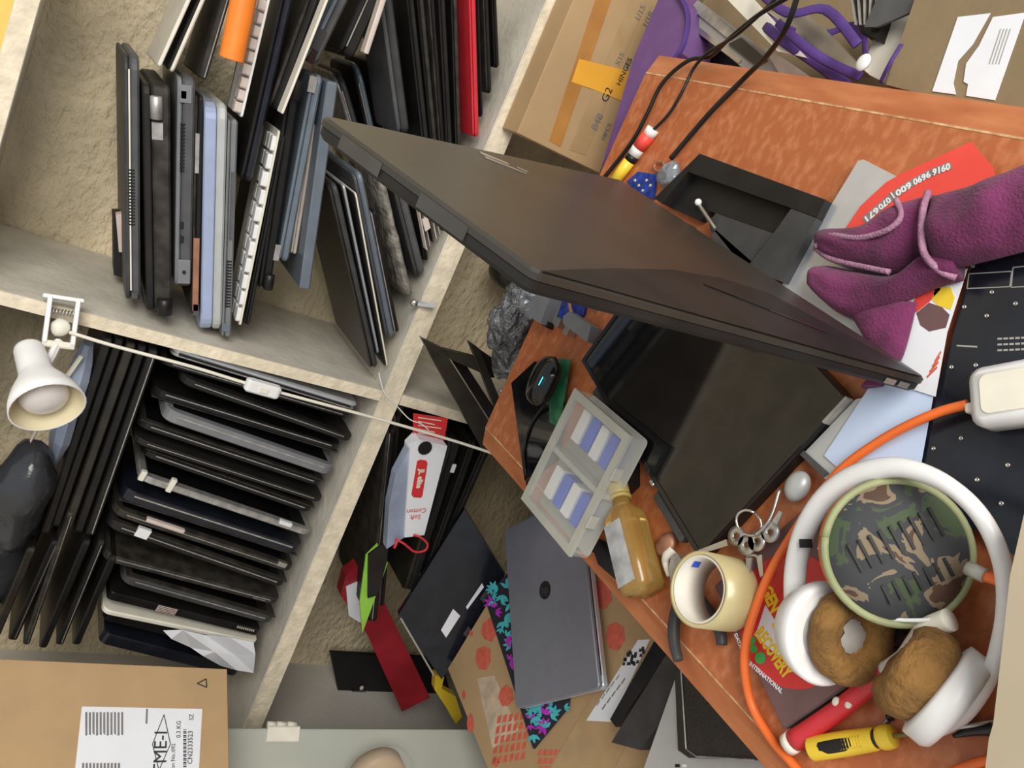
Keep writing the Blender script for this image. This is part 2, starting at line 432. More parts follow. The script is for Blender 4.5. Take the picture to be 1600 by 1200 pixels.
def laptop(label, pl, pr, tpx, Y=1.27, depth=0.235, bm_=BLK, lm=None, group=None, lidf=0.34, r=0.012, ext=(), name='laptop', cat='laptop', line=None):
    m, L, s = slab_frame(pl, pr, Y); t = tpx * s
    T = Thing(name, label, cat, group, m)
    zl = t / 2 - t * lidf
    b = T.l(g_rslab(0, L, 0, depth, -t / 2, zl - 0.0006, r, min(0.003, t * .2)), 'base', bm_, False)
    l = T.l(g_rslab(0.001, L - 0.001, 0.001, depth, zl + 0.0002, t / 2, r, min(0.002, t * .15)), 'lid', lm or bm_, False)
    if line:
        T.l(g_box(r, L - r, -0.0006, 0.002, zl - 0.001, zl + 0.001), 'trim_line', line)
    for e in ext:
        k, (px, py) = e[0], e[1]
        q = T.x(at(px, py, Y)); x, z = q.x, q.z
        if k == 'vent':
            q2 = T.x(at(*e[2], Y)); n = e[3]; x0, x1 = sorted((q.x, q2.x)); dx = (x1 - x0) / n
            G = [g_box(x0 + dx * i, x0 + dx * (i + .5), -0.0008, 0.003, (q.z + q2.z) / 2 - e[4] * s / 2, (q.z + q2.z) / 2 + e[4] * s / 2) for i in range(n)]
            T.l(merge(G), 'vent', e[5] if len(e) > 5 else BLKG)
        elif k == 'port':
            wpx, hpx = e[2]; mm = e[3] if len(e) > 3 else BLKG
            T.l(g_rslab(x - wpx * s / 2, x + wpx * s / 2, -0.0012, 0.003, z - hpx * s / 2, z + hpx * s / 2, 0.0005, 0.0003, 1), 'port', mm)
        elif k == 'plate':
            wpx, hpx = e[2]
            pl_ = T.l(g_rslab(x - wpx * s / 2, x + wpx * s / 2, -0.004, 0.001, z - hpx * s / 2, z + hpx * s / 2, 0.001, 0.0005, 2), 'jack_plate', e[3])
            T.l(g_lathe([(0.0028, 0), (0.0028, 0.002)], 10, (x, -0.0055, z), (0, 1, 0)), 'power_jack', BLKG, sub=pl_)
        elif k == 'hinge':
            ln, rp = e[2]
            T.l(g_lathe([(rp * s * .8, 0), (rp * s, 0.001), (rp * s, ln * s - .001), (rp * s * .8, ln * s)], 14, (x - ln * s / 2, -rp * s * .25, z), (1, 0, 0)), 'hinge', e[3], True)
    return T

def panel(label, pl, pr, tpx, Y=1.27, depth=0.225, m=BLK, glass=SCRN, edge=None, group=None, side=-1, r=0.014, name='laptop_display', cat='laptop display', tabs=(), bez=None):
    mt, L, s = slab_frame(pl, pr, Y); t = tpx * s
    T = Thing(name, label, cat, group, mt)
    c = T.l(g_rslab(0, L, 0, depth, -t / 2, t / 2, r, min(0.002, t * .25)), 'back_cover', m)
    z = side * t / 2
    if glass:
        z0, z1 = sorted((z - side * 0.0005, z + side * 0.0008))
        T.l(g_rslab(0.012, L - 0.012, 0.016, depth - 0.014, z0, z1, 0.002, 0.0003, 2), 'screen', glass)
    if bez:
        z0, z1 = sorted((z, z + side * 0.0018))
        T.l(g_frame(0.002, L - 0.002, 0.002, depth - 0.002, z0, z1, 0.014, 0.010, 0.012, 0.012), 'bezel', bez)
    if edge:
        T.l(g_box(r, L - r, -0.0008, 0.001, -t * .22, -t * .10), 'edge_trim', edge)
    for (px, py), w_, h_, mm in tabs:
        q = T.x(at(px, py, Y))
        T.l(g_rslab(q.x - w_ * s / 2, q.x + w_ * s / 2, -0.003, 0.006, -t / 2 + side * h_ * s / 2 - h_ * s / 2 * 0, -t / 2 + h_ * s * .6, 0.001, 0.0005, 1), 'metal_tab', mm)
    return T

G1 = 'laptops piled flat in the upper right shelf bay'
laptop('topmost dark grey laptop of the pile, thin cream seam along its side', (210, 482), (207, 86), 22, Y=1.285, bm_=GREYD, lm=CHAR, group=G1, line=CREAM, r=0.02,
       ext=(('vent', (206, 352), (206, 262), 18, 9), ('port', (210, 462), (10, 9), GREYD)))
laptop('thick dusty black laptop with two bare hinges, second in the pile from the top', (250, 492), (245, 133), 38, bm_=DUST, lm=BLKM, group=G1, lidf=.3,
       ext=(('hinge', (244, 168), (34, 9), METALD), ('hinge', (257, 478), (28, 12), BLK), ('port', (246, 205), (26, 16), METALD)))
laptop('grey laptop with network port, vents and two USB ports on its side', (287, 452), (293, 122), 25, bm_=GREYD, lm=GREY, group=G1, lidf=.28,
       ext=(('vent', (285, 268), (285, 190), 14, 7), ('port', (290, 147), (26, 17), GREY), ('port', (287, 148), (12, 8), BLKG), ('port', (284, 352), (11, 6)), ('port', (284, 374), (11, 6)),
            ('plate', (287, 424), (40, 19), GREY)))
laptop('open laptop mainboard tray with copper heat pipe between grey and silver laptops', (306, 497), (313, 150), 11, bm_=BLK, lm=DUST, group=G1, r=0.006, name='mainboard_tray', cat='laptop part',
       ext=(('port', (306, 430), (122, 9), COPPER), ('port', (306, 484), (20, 9), GREYD), ('port', (308, 240), (60, 6), METALD)))
laptop('rounded blue-silver laptop shining in the middle of the pile', (331, 522), (339, 163), 33, bm_=GREYL, lm=SILVB, group=G1, lidf=.56, r=0.02)
laptop('slim grey laptop with long vent rows just below the blue-silver one', (355, 531), (366, 188), 14, bm_=GREY, lm=GREY, group=G1, lidf=.3, r=0.006,
       ext=(('vent', (357, 480), (358, 405), 16, 7), ('vent', (361, 375), (363, 268), 38, 5, GREYD), ('port', (354, 512), (14, 11), BLUEG)))

def keyboard(label, pl, pr, tpx, plate, keym, Y, group=None, depth=0.12, n=11, klen=0.010):
    m, L, s = slab_frame(pl, pr, Y); t = tpx * s
    T = Thing('loose_keyboard', label, 'keyboard', group, m)
    T.l(g_rslab(0, L, 0, depth, -t * .5, -t * .2, 0.004, 0.0006, 2), 'plate', plate)
    stp = L / (n + .4)
    first = None
    for j in range(3):
        for i in range(n):
            x0 = stp * (i + .2) + R.uniform(0, .001); w_ = stp * .82
            h_ = t * (.35 + .4 * (j == 0) * R.random())
            T.l(g_rslab(x0, x0 + w_, 0.002 + j * .02, 0.018 + j * .02, -t * .2, -t * .2 + h_ + 0.002, 0.002, 0.0006, 1), 'key', keym)
    return T
keyboard('white keyboard strip standing on edge in the pile, keys facing out', (373, 512), (435, 205), 11, CREAM, WHITE, 1.272)
laptop('black laptop pressed under the white keyboard strip', (387, 512), (445, 212), 8, bm_=BLKM, lm=BLK, group=G1, r=0.008)
laptop('round-edged black laptop whose left end hangs over plaster', (415, 456), (464, 122), 18, bm_=BLK, lm=BLKM, group=G1, lidf=.3, ext=(('hinge', (420, 440), (26, 8), BLK), ('hinge', (462, 140), (30, 8), BLKM)))
laptop('silver-blue laptop with a rolled spine right of the round-edged black one', (444, 412), (499, 118), 17, bm_=BLUEG, lm=BLUEG, group=G1, r=0.01, ext=(('port', (433, 395), (26, 9), METALD), ('port', (488, 132), (24, 12), METALD)))
laptop('pinkish white thin laptop wedged behind the blue-grey strip', (467, 408), (500, 200), 9, Y=1.30, bm_=PINKW, lm=CREAM, group=G1, r=0.004)
panel('flat blue-grey panel sticking down past the rest of the pile', (476, 452), (520, 128), 17, Y=1.262, depth=0.16, m=BLUEG, glass=None, group=G1, r=0.003, name='spare_laptop_shell', cat='laptop part')
# upper, tilted part of the pile (continues out of frame)
laptop('long glossy black laptop tilted down beside the orange handle', (385, 285), (462, -60), 18, bm_=NAVYM, lm=BLK, Y=1.266, group=G1)
keyboard('white keyboard with bright rim leaning beside the orange handle', (374, 183), (428, -50), 13, WHITE, PINKW, 1.268)
panel('white-edged thin panel lying highest in the tilted stack', (250, 106), (318, -45), 6, Y=1.28, depth=0.2, m=CREAM, glass=BLK, r=0.004)
laptop('white laptop lid second in the tilted stack above the ports laptop', (268, 114), (340, -50), 11, bm_=CREAM, lm=BLK, Y=1.285, group=G1, r=0.006, lidf=.4)
panel('dusty circuit tray tilted next to the white lid', (322, 128), (372, -40), 12, Y=1.30, depth=0.2, m=DUST, glass=PCBG, r=0.003, name='circuit_tray', cat='laptop part', edge=METALD)
laptop('wide black laptop base tilted right of the glossy black one', (431, 172), (511, -50), 18, bm_=BLKM, lm=DUST, Y=1.275, group=G1)
panel('thin screen with a bright white edge running diagonally through the pile', (441, 178), (531, -50), 4, Y=1.225, depth=0.03, m=CREAM, glass=BLK, r=0.002)
laptop('grey laptop with broken hinge corner poking out of the stack', (489, 98), (560, -50), 19, bm_=GREYD, lm=BLUEG, Y=1.27, group=G1, ext=(('port', (488, 88), (22, 10), BLKG), ('port', (497, 62), (34, 16), CHAR)))
laptop('rounded black laptop with silver seam near the top middle', (545, 88), (612, -60), 27, bm_=BLKM, lm=BLK, Y=1.28, group=G1, line=METAL)
panel('beige metal strip with a screw hole beside the silver seam', (572, 84), (614, -45), 8, Y=1.235, depth=0.02, m=PINKW, glass=None, r=0.001, name='metal_bracket', cat='bracket')
# orange handle
hd = Thing('orange_grip_tool', 'smooth orange plastic tool grip resting among the tilted laptops', 'tool handle')
a, b = at(362, 92, 1.235), at(388, -40, 1.235)
hd.w(g_tube([a, a + (b - a) * .04, a + (b - a) * .5, b], lambda t: 0.0165 if t > 0.1 else 0.0125 + t * 0.04, 16, 5), 'orange_grip', ORG, True)

# the part of the pile leaning the other way, on the plank
G2 = 'machines slumped against the shelf plank in the upper right bay'
slump = [
 # left end (photo low), right end, thick, Y, base, lid, label
 ((586, 578), (520, 288), 16, 1.262, CHAR, OLBL, 'large dark laptop lying face up, lowest left corner of the bay'),
 ((592, 556), (537, 290), 9, 1.268, SILV, BLK, 'black laptop with silver corner right above the large dark one'),
 ((603, 572), (553, 300), 6, 1.255, CREAM, BLKM, 'thin cream-edged panel touching the plank end'),
 ((611, 530), (559, 270), 17, 1.262, BLUEG, GREYD, 'blue-grey laptop with three slits near its end'),
 ((621, 521), (583, 330), 9, 1.262, BLK, METALD, 'black laptop with double silver lines beside the bubble wrap'),
 ((658, 432), (606, 225), 22, 1.262, GREYD, CHAR, 'plain dark grey slab right of the bubble wrap'),
 ((668, 410), (644, 240), 9, 1.266, BLK, BLKM, 'narrow black laptop under the dark grey slab'),
 ((641, 215), (608, -40), 26, 1.29, CHAR, GREYD, 'wide charcoal laptop with rounded shoulder right of the bracket'),
 ((683, 360), (640, -40), 14, 1.27, BLKM, BLK, 'black laptop with chipped white corner in the slumped row'),
 ((694, 350), (657, -40), 13, 1.272, DUST, BLK, 'dusty black laptop, fourth before the red one'),
 ((700, 315), (674, -40), 11, 1.268, BLK, DUST, 'black laptop with pale streaks, third before the red one'),
 ((709, 297), (692, -40), 13, 1.27, BLKM, BLKM, 'matte black laptop, second before the red one'),
 ((721, 270), (712, -40), 12, 1.27, DUST, BLK, 'black laptop directly left of the red one'),
 ((742, 214), (735, -40), 13, 1.256, RED, RED, 'bright red laptop standing out at the right of the pile'),
 ((755, 185), (748, -40), 9, 1.27, BLK, BLK, 'black laptop directly right of the red one'),
 ((769, 148), (762, -40), 11, 1.272, BLKM, DUST, 'black laptop against the plank, last but one in the row'),
 ((782, 108), (776, -40), 10, 1.274, BLK, BLK, 'black laptop lowest on the plank at the top of the picture'),
]
for pl, pr, t, Y, b_, l_, lab in slump:
    laptop(lab, pl, pr, t * .8, Y=Y, bm_=b_, lm=l_, group=G2, r=0.014 if t > 14 else 0.008, depth=.12 if Y == 1.29 or pl[0] in (658, 668) else .235,
           ext=((('vent', (592, 492), (590, 470), 3, 3),) if t == 17 else ()))
for pl, pr, t, b_, l_, lab in (((572, 262), (528, 112), 15, CHAR, METALD, 'dark laptop with a bent metal corner deep in the bay middle'),
                               ((592, 262), (556, 100), 13, BLUEG, BLK, 'blue-grey laptop deep in the bay behind the slumped ones'),
                               ((612, 262), (582, 92), 15, HGREY, BLKM, 'warm grey worn laptop deep beside the charcoal one')):
    laptop(lab, pl, pr, t, Y=1.40, depth=.16, bm_=b_, lm=l_, group=G2, r=.03, line=METAL)
bw = Thing('bubble_wrap_parcel', 'bubble-wrapped flat parcel squeezed between leaning laptops', 'parcel')
a, b = at(640, 460, 1.256), at(586, 240, 1.262)
m_ = frame(a, b - a, (0, 1, 0)); L_ = (b - a).length
P_ = []
for i in range(15):
    t = i / 14; rr = 0.011 + 0.003 * noise.noise((t * 9, 0, 0))
    P_.append([m_ @ Vector((t * L_, 0.06 + math.cos(k * math.pi / 6) * 0.066, math.sin(k * math.pi / 6) * rr * (1 + .3 * noise.noise((t * 20, k, 2))))) for k in range(12)])
bw.w(g_loft(P_), 'bubble_wrap_parcel', BUBBLE, True)
strip = Thing('paper_bundle', 'bundle of greyed paper strips with a pale band beside the plank', 'paper')
for i in range(6):
    a, b = at(668 + i * 5, 392 - i * 6, 1.245), at(650 + i * 6, 300 - i * 2, 1.245)
    strip.w(g_prism([a, b, b + Vector((0, .014, 0)), a + Vector((0, .014, 0))], Vector((0.0015, 0, 0.0028))), 'paper_strip', (PINKW, HGREY, DUST)[i % 3])
a = at(665, 362, 1.239); b = at(673, 356, 1.239); c = at(668, 338, 1.239); d = at(660, 344, 1.239)
strip.w(g_prism([a, b, c, d], (0, 0.004, 0)), 'paper_band', PINKW)
clip = Thing('metal_clip', 'small silver clip hooked on the plank edge', 'clip')
a = at(648, 474, 1.245); b = at(679, 478, 1.235)
clip.w(g_tube([a, b], 0.0045, 6, 0), 'clip_body', SILV)
clip.w(g_blob(a, .007, .006, .008, .1), 'clip_head', METAL, True)
# small black-and-white box behind the topmost laptop
sb = Thing('small_adapter_box', 'small black box with white cap behind the topmost grey laptop', 'box')
P_ = [at(177, 340, 1.42), at(178, 430, 1.42), at(194, 434, 1.42), at(194, 340, 1.42)]
sb.w(g_prism(P_, (0, .06, 0)), 'box_body', BLKM)
P_ = [at(181, 336, 1.40), at(186, 394, 1.40), at(194, 394, 1.40), at(194, 333, 1.40)]
sb.w(g_prism(P_, (0, .018, 0)), 'cap', PINKW)

# ------------------------------------------------------------------ left bay: row of lids standing on the plank
G3 = 'laptop lids standing upright in the upper left bay'
row = [
 ((558, 637), (268, 548), 15, 1.262, SILV, 'silver laptop standing first beside the divider'),
 ((554, 658), (250, 570), 10, 1.275, BLK, 'black laptop with rounded dark top corner beside the silver one'),
 ((552, 689), (284, 595), 13, 1.262, BLKM, 'black lid with bright silver corner, third from the divider'),
 ((538, 712), (240, 622), 14, 1.285, BLK, 'deep black lid, fourth from the divider'),
 ((521, 738), (257, 648), 20, 1.262, GREY, 'pale grey lid with a rounded top corner'),
 ((508, 764), (216, 668), 13, 1.275, BLK, 'black lid with small broken hinge on top'),
 ((506, 786), (210, 690), 11, 1.265, BLKM, 'black lid with a thin bright edge below the pale grey one'),
 ((494, 808), (225, 716), 13, 1.28, BLK, 'black lid just before the scraped metal frame'),
 ((487, 836), (217, 746), 12, 1.262, METALD, 'scraped metal lid frame with loose ribbon connectors'),
 ((472, 866), (190, 776), 20, 1.27, NAVYM, 'blue-black glossy lid standing after the metal frame'),
 ((458, 892), (178, 800), 13, 1.262, DUST, 'dusty lid with long pale strip along its edge'),
 ((447, 918), (170, 822), 14, 1.266, BLKM, 'black lid with a white tab at its top end'),
 ((437, 944), (162, 872), 13, 1.264, DUST, 'dusty grey lid with a metal tab at its foot'),
 ((428, 972), (192, 906), 15, 1.262, CHAR, 'charcoal lid behind the cream framed one'),
]
for i, (pb, pt, t, Y, m_, lab) in enumerate(row):
    tb = []
    if i == 11: tb = [((206, 858), 20, 14, WHITE)]
    if i == 12: tb = [((416, 918), 22, 12, METAL)]
    if i == 10: tb = [((250, 835), 60, 5, PINKW), ((435, 890), 16, 8, METAL)]
    if i == 8: tb = [((228, 735), 8, 14, CREAM), ((278, 742), 8, 20, CREAM), ((440, 828), 22, 6, WHITE)]
    if i == 0:
        laptop(lab, pb, pt, t, Y=Y, bm_=SILV, lm=METALD, group=G3, line=BLK, r=0.012)
    else:
        panel(lab, pb, pt, t - 1.5, Y=Y, m=m_, edge=(METAL if i in (2, 6, 10) else METALD), group=G3,
              side=1 if i % 3 == 0 else -1, bez=(DUST if i % 2 else None), tabs=tb, depth=0.21, r=0.02)
# cream framed lid with circuit strip
T = panel('cream bezel lid with exposed circuit strip and barcode sticker', (402, 1006), (160, 956), 8, Y=1.262, m=CREAM, glass=None, group=G3, depth=0.20)
m_, L_, s_ = slab_frame((405, 992), (170, 934), 1.266)
T2 = Thing('display_circuit_strip', 'dark circuit strip with a striped sticker in front of the cream lid', 'laptop part', None, m_)
T2.l(g_rslab(0, L_, 0.002, 0.19, -0.0075, 0.0075, 0.006, 0.001, 2), 'board', BLK)
for k in range(9): T2.l(g_box(.012 + k * .004, .0135 + k * .004, -0.001, 0.001, -0.005, -0.001), 'contact_pin', PINKW)
q = T2.x(at(263, 950, 1.266)); st = T2.l(g_box(q.x - .017, q.x + .017, 0.0005, 0.0018, -0.006, 0.006), 'sticker', PINKW)
for k in range(4): T2.l(g_box(q.x - .016, q.x + .016, -0.0002, 0.0012, -0.0052 + k * .003, -0.004 + k * .003), 'stripe', MAUVE, sub=st)
wp = Thing('white_paper_scrap', 'crumpled white paper tucked at the foot of the lid row', 'paper')
P_ = [[(255, 985), (285, 984), (320, 992), (360, 996), (396, 1003)], [(268, 998), (300, 1012), (335, 1018), (365, 1022), (399, 1022)], [(285, 1002), (318, 1025), (345, 1040), (370, 1047), (396, 1051)]]
V_ = []
for j, rw in enumerate(P_):
    for i, p in enumerate(rw): V_.append(at(*p, 1.248 - .012 * ((i + j) % 2) + .004 * j))
F_ = [(j * 5 + i, j * 5 + i + 1, j * 5 + i + 6, j * 5 + i + 5) for j in range(2) for i in range(4)]
o = wp.w((V_, F_), 'white_paper_scrap', PAPER); md = o.modifiers.new('s', 'SOLIDIFY'); md.thickness = 0.0006
for i, (pb, pt, t, Y, m_, lab) in enumerate([((396, 1040), (165, 985), 16, 1.30, BLK, 'black lid half hidden behind the white paper scrap'),
      ((380, 1073), (160, 1020), 20, 1.30, NAVYM, 'last black lid of the standing row, above the brown carton')]):
    panel(lab, pb, pt, t, Y=Y, m=m_, group=G3, side=1, depth=0.2)

# flat pile on top of the row
G4 = 'flat black panels stacked on top of the lid row'
flat = [((140, 838), (241, 548), 12, 1.262, BLKM), ((122, 838), (224, 543), 13, 1.27, BLK), ((104, 830), (206, 538), 13, 1.264, OLBL), ((86, 830), (188, 533), 13, 1.272, BLK), ((70, 836), (170, 530), 12, 1.264, BLKM)]
for i, (pl, pr, t, Y, m_) in enumerate(flat):
    panel('flat black panel lying on the lid row, %s from the bottom' % ('first', 'second', 'third', 'fourth', 'fifth')[i], pl, pr, t, Y=Y, m=m_, group=G4, depth=0.21, glass=None, edge=(METALD if i == 0 else None), r=0.006)
flat2 = [((118, 1010), (178, 870), 11, 1.262, BLK, None), ((92, 1015), (160, 850), 10, 1.27, BLKM, METALD), ((66, 1015), (137, 845), 11, 1.262, BLK, None), ((40, 1010), (112, 800), 9, 1.262, DUST, METAL), ((18, 1008), (88, 850), 12, 1.27, BLK, METAL), ((-8, 1000), (50, 860), 12, 1.268, OLBL, None)]
for i, (pl, pr, t, Y, m_, e_) in enumerate(flat2):
    panel('glossy black panel of the far left stack, %s from its bottom' % ('first', 'second', 'third', 'fourth', 'fifth', 'sixth')[i], pl, pr, t, Y=Y, m=m_, group='black panels in the far left stack', depth=0.2, glass=None, edge=e_, r=0.008)
wr = Thing('wrapped_package', 'long package in bluish white plastic lying under the clip lamp', 'package')
a, b = at(82, 745, 1.25), at(140, 548, 1.262)
m_ = frame(a, b - a, (0, 1, 0)); L_ = (b - a).length
Lp = []
for i in range(9):
    t = i / 8; sx = min(1, .25 + t * 3.5, .5 + (1 - t) * 3)
    Lp.append([m_ @ Vector((t * L_, 0.04 + math.cos(k * math.pi / 4) * 0.045 * sx, math.sin(k * math.pi / 4) * 0.016 * sx * (1 + .25 * noise.noise((t * 7, k * 1.3, 0))))) for k in range(8)])
wr.w(g_loft(Lp), 'wrapped_package', WRAP, False)
bb = Thing('black_plastic_bag', 'shiny black plastic bag bulging under the clip lamp', 'bag')
bb.w(g_blob(at(28, 775, 1.25), .085, .05, .042, .28, 16, seed=2, axes=((at(70, 690, 1.27) - at(20, 860, 1.27)).normalized(), Vector((0, 1, 0)), Vector((-.1, 0, 1)).normalized())), 'black_plastic_bag', BAGB, True)
b2 = Thing('dark_plastic_sack', 'dull dark plastic sack behind the shiny black bag', 'bag')
b2.w(g_blob(at(-2, 850, 1.34), .10, .06, .05, .25, 14, seed=5), 'dark_plastic_sack', BAGB, True)
tn = Thing('brown_strap', 'thin brown strap end beside the lamp shade', 'strap')
tn.w(g_tube([at(62, 665, 1.252), at(48, 690, 1.25), at(36, 712, 1.25)], 0, 4, 4, flat=(0.002, 0.005)), 'brown_strap', PINKW)
cs = Thing('cream_stick', 'short cream plastic stick beside the wrapped package', 'stick')
cs.w(g_tube([at(128, 556, 1.255), at(104, 590, 1.255)], 0.0035, 6, 0), 'cream_stick', CREAM)
yb = Thing('yellow_carton', 'yellow carton on the top shelf plank at the picture edge', 'box')
zt = zB + 0.027
yb.l(g_box(at(8, 95, 1.3).x, 0.16, 1.28, 1.45, zt, zt + 0.10), 'carton', mat('yellow_carton', (0.80, 0.55, 0.13), 0.6, var=0.08))
yb.l(g_box(at(8, 95, 1.3).x - .0, 0.161, 1.278, 1.2795, zt + .055, zt + 0.10), 'brown_band', CARDD)

# ------------------------------------------------------------------ clip lamp
lamp = Thing('clip_lamp', 'white clip-on lamp with a frosted bulb clamped to the shelf divider', 'lamp')
Yl = 1.19
c0, c1 = at(100, 470, 1.235), at(92, 530, 1.215)
dn = (c1 - c0).normalized()
m_ = frame(c0, dn, (0, 1, 0))
def lw(g): return [m_ @ Vector(v) for v in g[0]], g[1]
lamp.w(lw(g_rslab(-0.004, 0.062, -0.014, 0.020, -0.020, -0.014, .004, .001, 2)), 'clamp_jaw', WHITE)
lamp.w(lw(g_rslab(-0.004, 0.062, -0.014, 0.020, 0.014, 0.020, .004, .001, 2)), 'clamp_jaw', WHITE)
lamp.w(lw(g_rslab(-0.006, 0.0, -0.012, 0.012, -0.026, 0.024, .002, .001, 2)), 'clamp_lip', WHITE)
lamp.w(lw(g_rslab(0.056, 0.066, -0.012, 0.02, -0.020, 0.020, .003, .001, 2)), 'clamp_bridge', CREAM)
sp = []
for i in range(41):
    t = i / 40; sp.append((0.016 + 0.004 * math.cos(t * 44), 0.004 * math.sin(t * 44), -0.014 + t * .028))
lamp.w(lw(g_tube(sp, 0.0010, 5, 0)), 'spring', METAL, True)
lamp.w(lw(g_blob((0.036, 0, 0), .013, .009, .012, .25, 60, 12, 8)), 'swivel_knob', CREAM, True)
ar0, ar1 = c1 + dn * .004, at(72, 572, Yl)
lamp.w(g_tube([ar0, ar0 + (ar1 - ar0) * .5 + Vector((0, -.003, 0)), ar1], 0, 8, 3, flat=(.0065, .010)), 'arm', WHITE)
s0 = at(46, 549, Yl)
axs = cdir(.50, .73, -.46)
ln = 94 * mpp(s0) / .84
lamp.w(g_lathe([(.012, -.010), (.0175, -.006), (.019, 0), (.021, ln * .40), (.024, ln * .5), (.036, ln * .72), (.043, ln * .90), (.0455, ln * 1.06), (.0435, ln * 1.06), (.041, ln * .9), (.034, ln * .72), (.02, ln * .5), (.003, ln * .46)], 30, s0, axs), 'shade', WHITE, True)
lamp.w(g_lathe([(.0434, ln * 1.055), (.0408, ln * .9), (.0336, ln * .74), (.018, ln * .52), (.002, ln * .5)], 30, s0, axs, caps=False), 'reflector', LAMPIN, True)
lamp.w(g_lathe([(.001, ln * 1.02), (.014, ln * 1.005), (.024, ln * .96), (.0295, ln * .88), (.029, ln * .8), (.02, ln * .66), (.012, ln * .56)], 24, s0, axs), 'bulb', BULB, True)
for k in range(4):
    p = s0 + axs * (.012 + k * .006)
    lamp.w(g_tube([p + Vector((0.010, -.0165, .004)), p + Vector((0.0, -.0195, .002)), p + Vector((-.010, -.0165, -.001))], .0006, 4, 2), 'vent_slit', HGREY)
cord = Thing('lamp_cord', 'cream lamp cord with inline switch hanging straight past the lids', 'cord')
pts = [at(108, 519, 1.205), at(180, 541, 1.20), at(300, 573, 1.20), at(382, 598, 1.20), at(440, 614, 1.20), at(600, 657, 1.19), at(720, 692, 1.17), at(792, 716, 1.13)]
cord.w(g_tube(pts, .0026, 7, 3), 'cable', CREAM, True)
a, b = at(383, 599, 1.196), at(437, 614, 1.196)
m_ = frame(a, b - a, (0, 1, 0)); L_ = (b - a).length
sw = cord.w(([m_ @ Vector(v) for v in g_rslab(0, L_, -.009, .009, -.010, .010, .007, .003, 4)[0]], g_rslab(0, 1, 0, 1, 0, 1, .1, .1, 4)[1]), 'inline_switch', WHITE)
cord.w(([m_ @ Vector(v) for v in g_rslab(L_ * .38, L_ * .62, -.0115, -.006, -.004, .004, .001, .0008, 2)[0]], g_rslab(0, 1, 0, 1, 0, 1, .1, .1, 2)[1]), 'rocker', CREAM, sub=sw)
th = Thing('loose_white_wire', 'thin white wire dangling from the plank end', 'wire')
th.w(g_tube([at(592, 582, 1.24), at(600, 612, 1.232), at(618, 632, 1.23), at(640, 655, 1.225), at(658, 662, 1.222), at(670, 672, 1.22)], .0011, 5, 5), 'loose_white_wire', WHITE, True)


# ------------------------------------------------------------------ below the plank
def lift(px, py, T, z=0.0):            # photo ray onto a thing's own local plane z
    o = T.inv @ CAM; d = T.inv.to_3x3() @ ray(px, py)
    return o + d * ((z - o.z) / d.z)
def flatpoly(T, pts, z, th, name, m, sub=None):
    return T.w(g_prism([az(*p, z) for p in pts], (0, 0, th)), name, m, sub=sub)
def vpoly(T, pts, Y, th, name, m, sub=None):
    return T.w(g_prism([at(*p, Y) for p in pts], (0, th, 0)), name, m, sub=sub)
def tw(T, g, m4): return [m4 @ Vector(v) for v in g[0]], g[1]

# lower right bay
bz = Thing('loose_laptop_bezel_strip', 'dull black laptop bezel leaning out of the lower bay beside the desk corner', 'laptop part')
vpoly(bz, [(658, 528), (692, 545), (796, 708), (757, 708)], 1.19, .012, 'frame_side', OLBL)
vpoly(bz, [(693, 545.5), (742, 558), (752, 583), (704, 562)], 1.19, .012, 'frame_top', OLBL)
vpoly(bz, [(705, 562), (730, 573), (800, 680), (798, 708)], 1.199, .003, 'inner_panel', BLKG)
b3 = Thing('thin_black_rail', 'thin black rail leaning beside the crinkled plastic bag', 'laptop part')
vpoly(b3, [(733, 534), (748, 544), (788, 640), (778, 648)], 1.205, .012, 'rail', OLBL)
q = at(783, 610, 1.2); b3.w(g_blob(q, .004, .004, .004, .05), 'rail_screw', METAL, True)
vpoly(b3, [(748, 545), (770, 560), (800, 590), (765, 590)], 1.215, .006, 'rail_flange', BLK)
pb_ = Thing('crinkled_plastic_bag', 'crinkled grey transparent plastic bag beside the desk corner', 'bag')
V_, F_ = g_blob(at(806, 505, 1.13), .088, .035, .046, .36, 26, 44, 28, seed=9, axes=((at(840, 420, 1.13) - at(780, 590, 1.13)).normalized(), Vector((0, 1, 0)), Vector((.25, 0, 1)).normalized()))
pb_.w((V_, F_), 'crinkled_plastic_bag', BAG, False)
pc_ = Thing('silvery_wrapper', 'shiny silvery wrapper under the standing laptop corner', 'wrapper')
pc_.w(g_blob(at(838, 470, 1.02), .026, .022, .026, .45, 45, 30, 18, seed=4), 'silvery_wrapper', BAGW, False)
rd = Thing('black_round_case', 'rounded black case against the plaster in the lower bay', 'case')
rd.w(g_lathe([(.02, 0), (.034, .004), (.037, .015), (.037, .06), (.03, .07)], 24, at(786, 420, 1.50), (0.1, -1, .1)), 'black_round_case', OLBL, True)

# lower left bay
G5 = 'dark laptops lying askew in the lower left bay'
for pl, pr, t, Y, b_, l_, lab, ln in (
    ((583, 975), (612, 668), 13, 1.262, BLK, DUST, 'black laptop with silver edge highest in the lower bay', METAL),
    ((600, 960), (627, 655), 10, 1.28, BLKM, MAUVE, 'dark laptop with maroon sheen behind the gift bag', None),
    ((640, 925), (712, 690), 20, 1.262, BLKM, OLBL, 'dark laptop lying right behind the gift bag', None),
    ((666, 905), (742, 690), 12, 1.262, BLK, BLKM, 'black laptop with a small white sticker under the cord', None),
    ((700, 850), (770, 690), 14, 1.27, BLKM, BLK, 'black laptop near the desk corner under the cord', None)):
    laptop(lab, pl, pr, t, Y=Y, bm_=b_, lm=l_, group=G5, line=ln, ext=((('port', (708, 732), (14, 7), PAPER),) if t == 12 else ()))
gb = Thing('gift_bag', 'white paper gift bag with red label and red rope handle', 'gift bag')
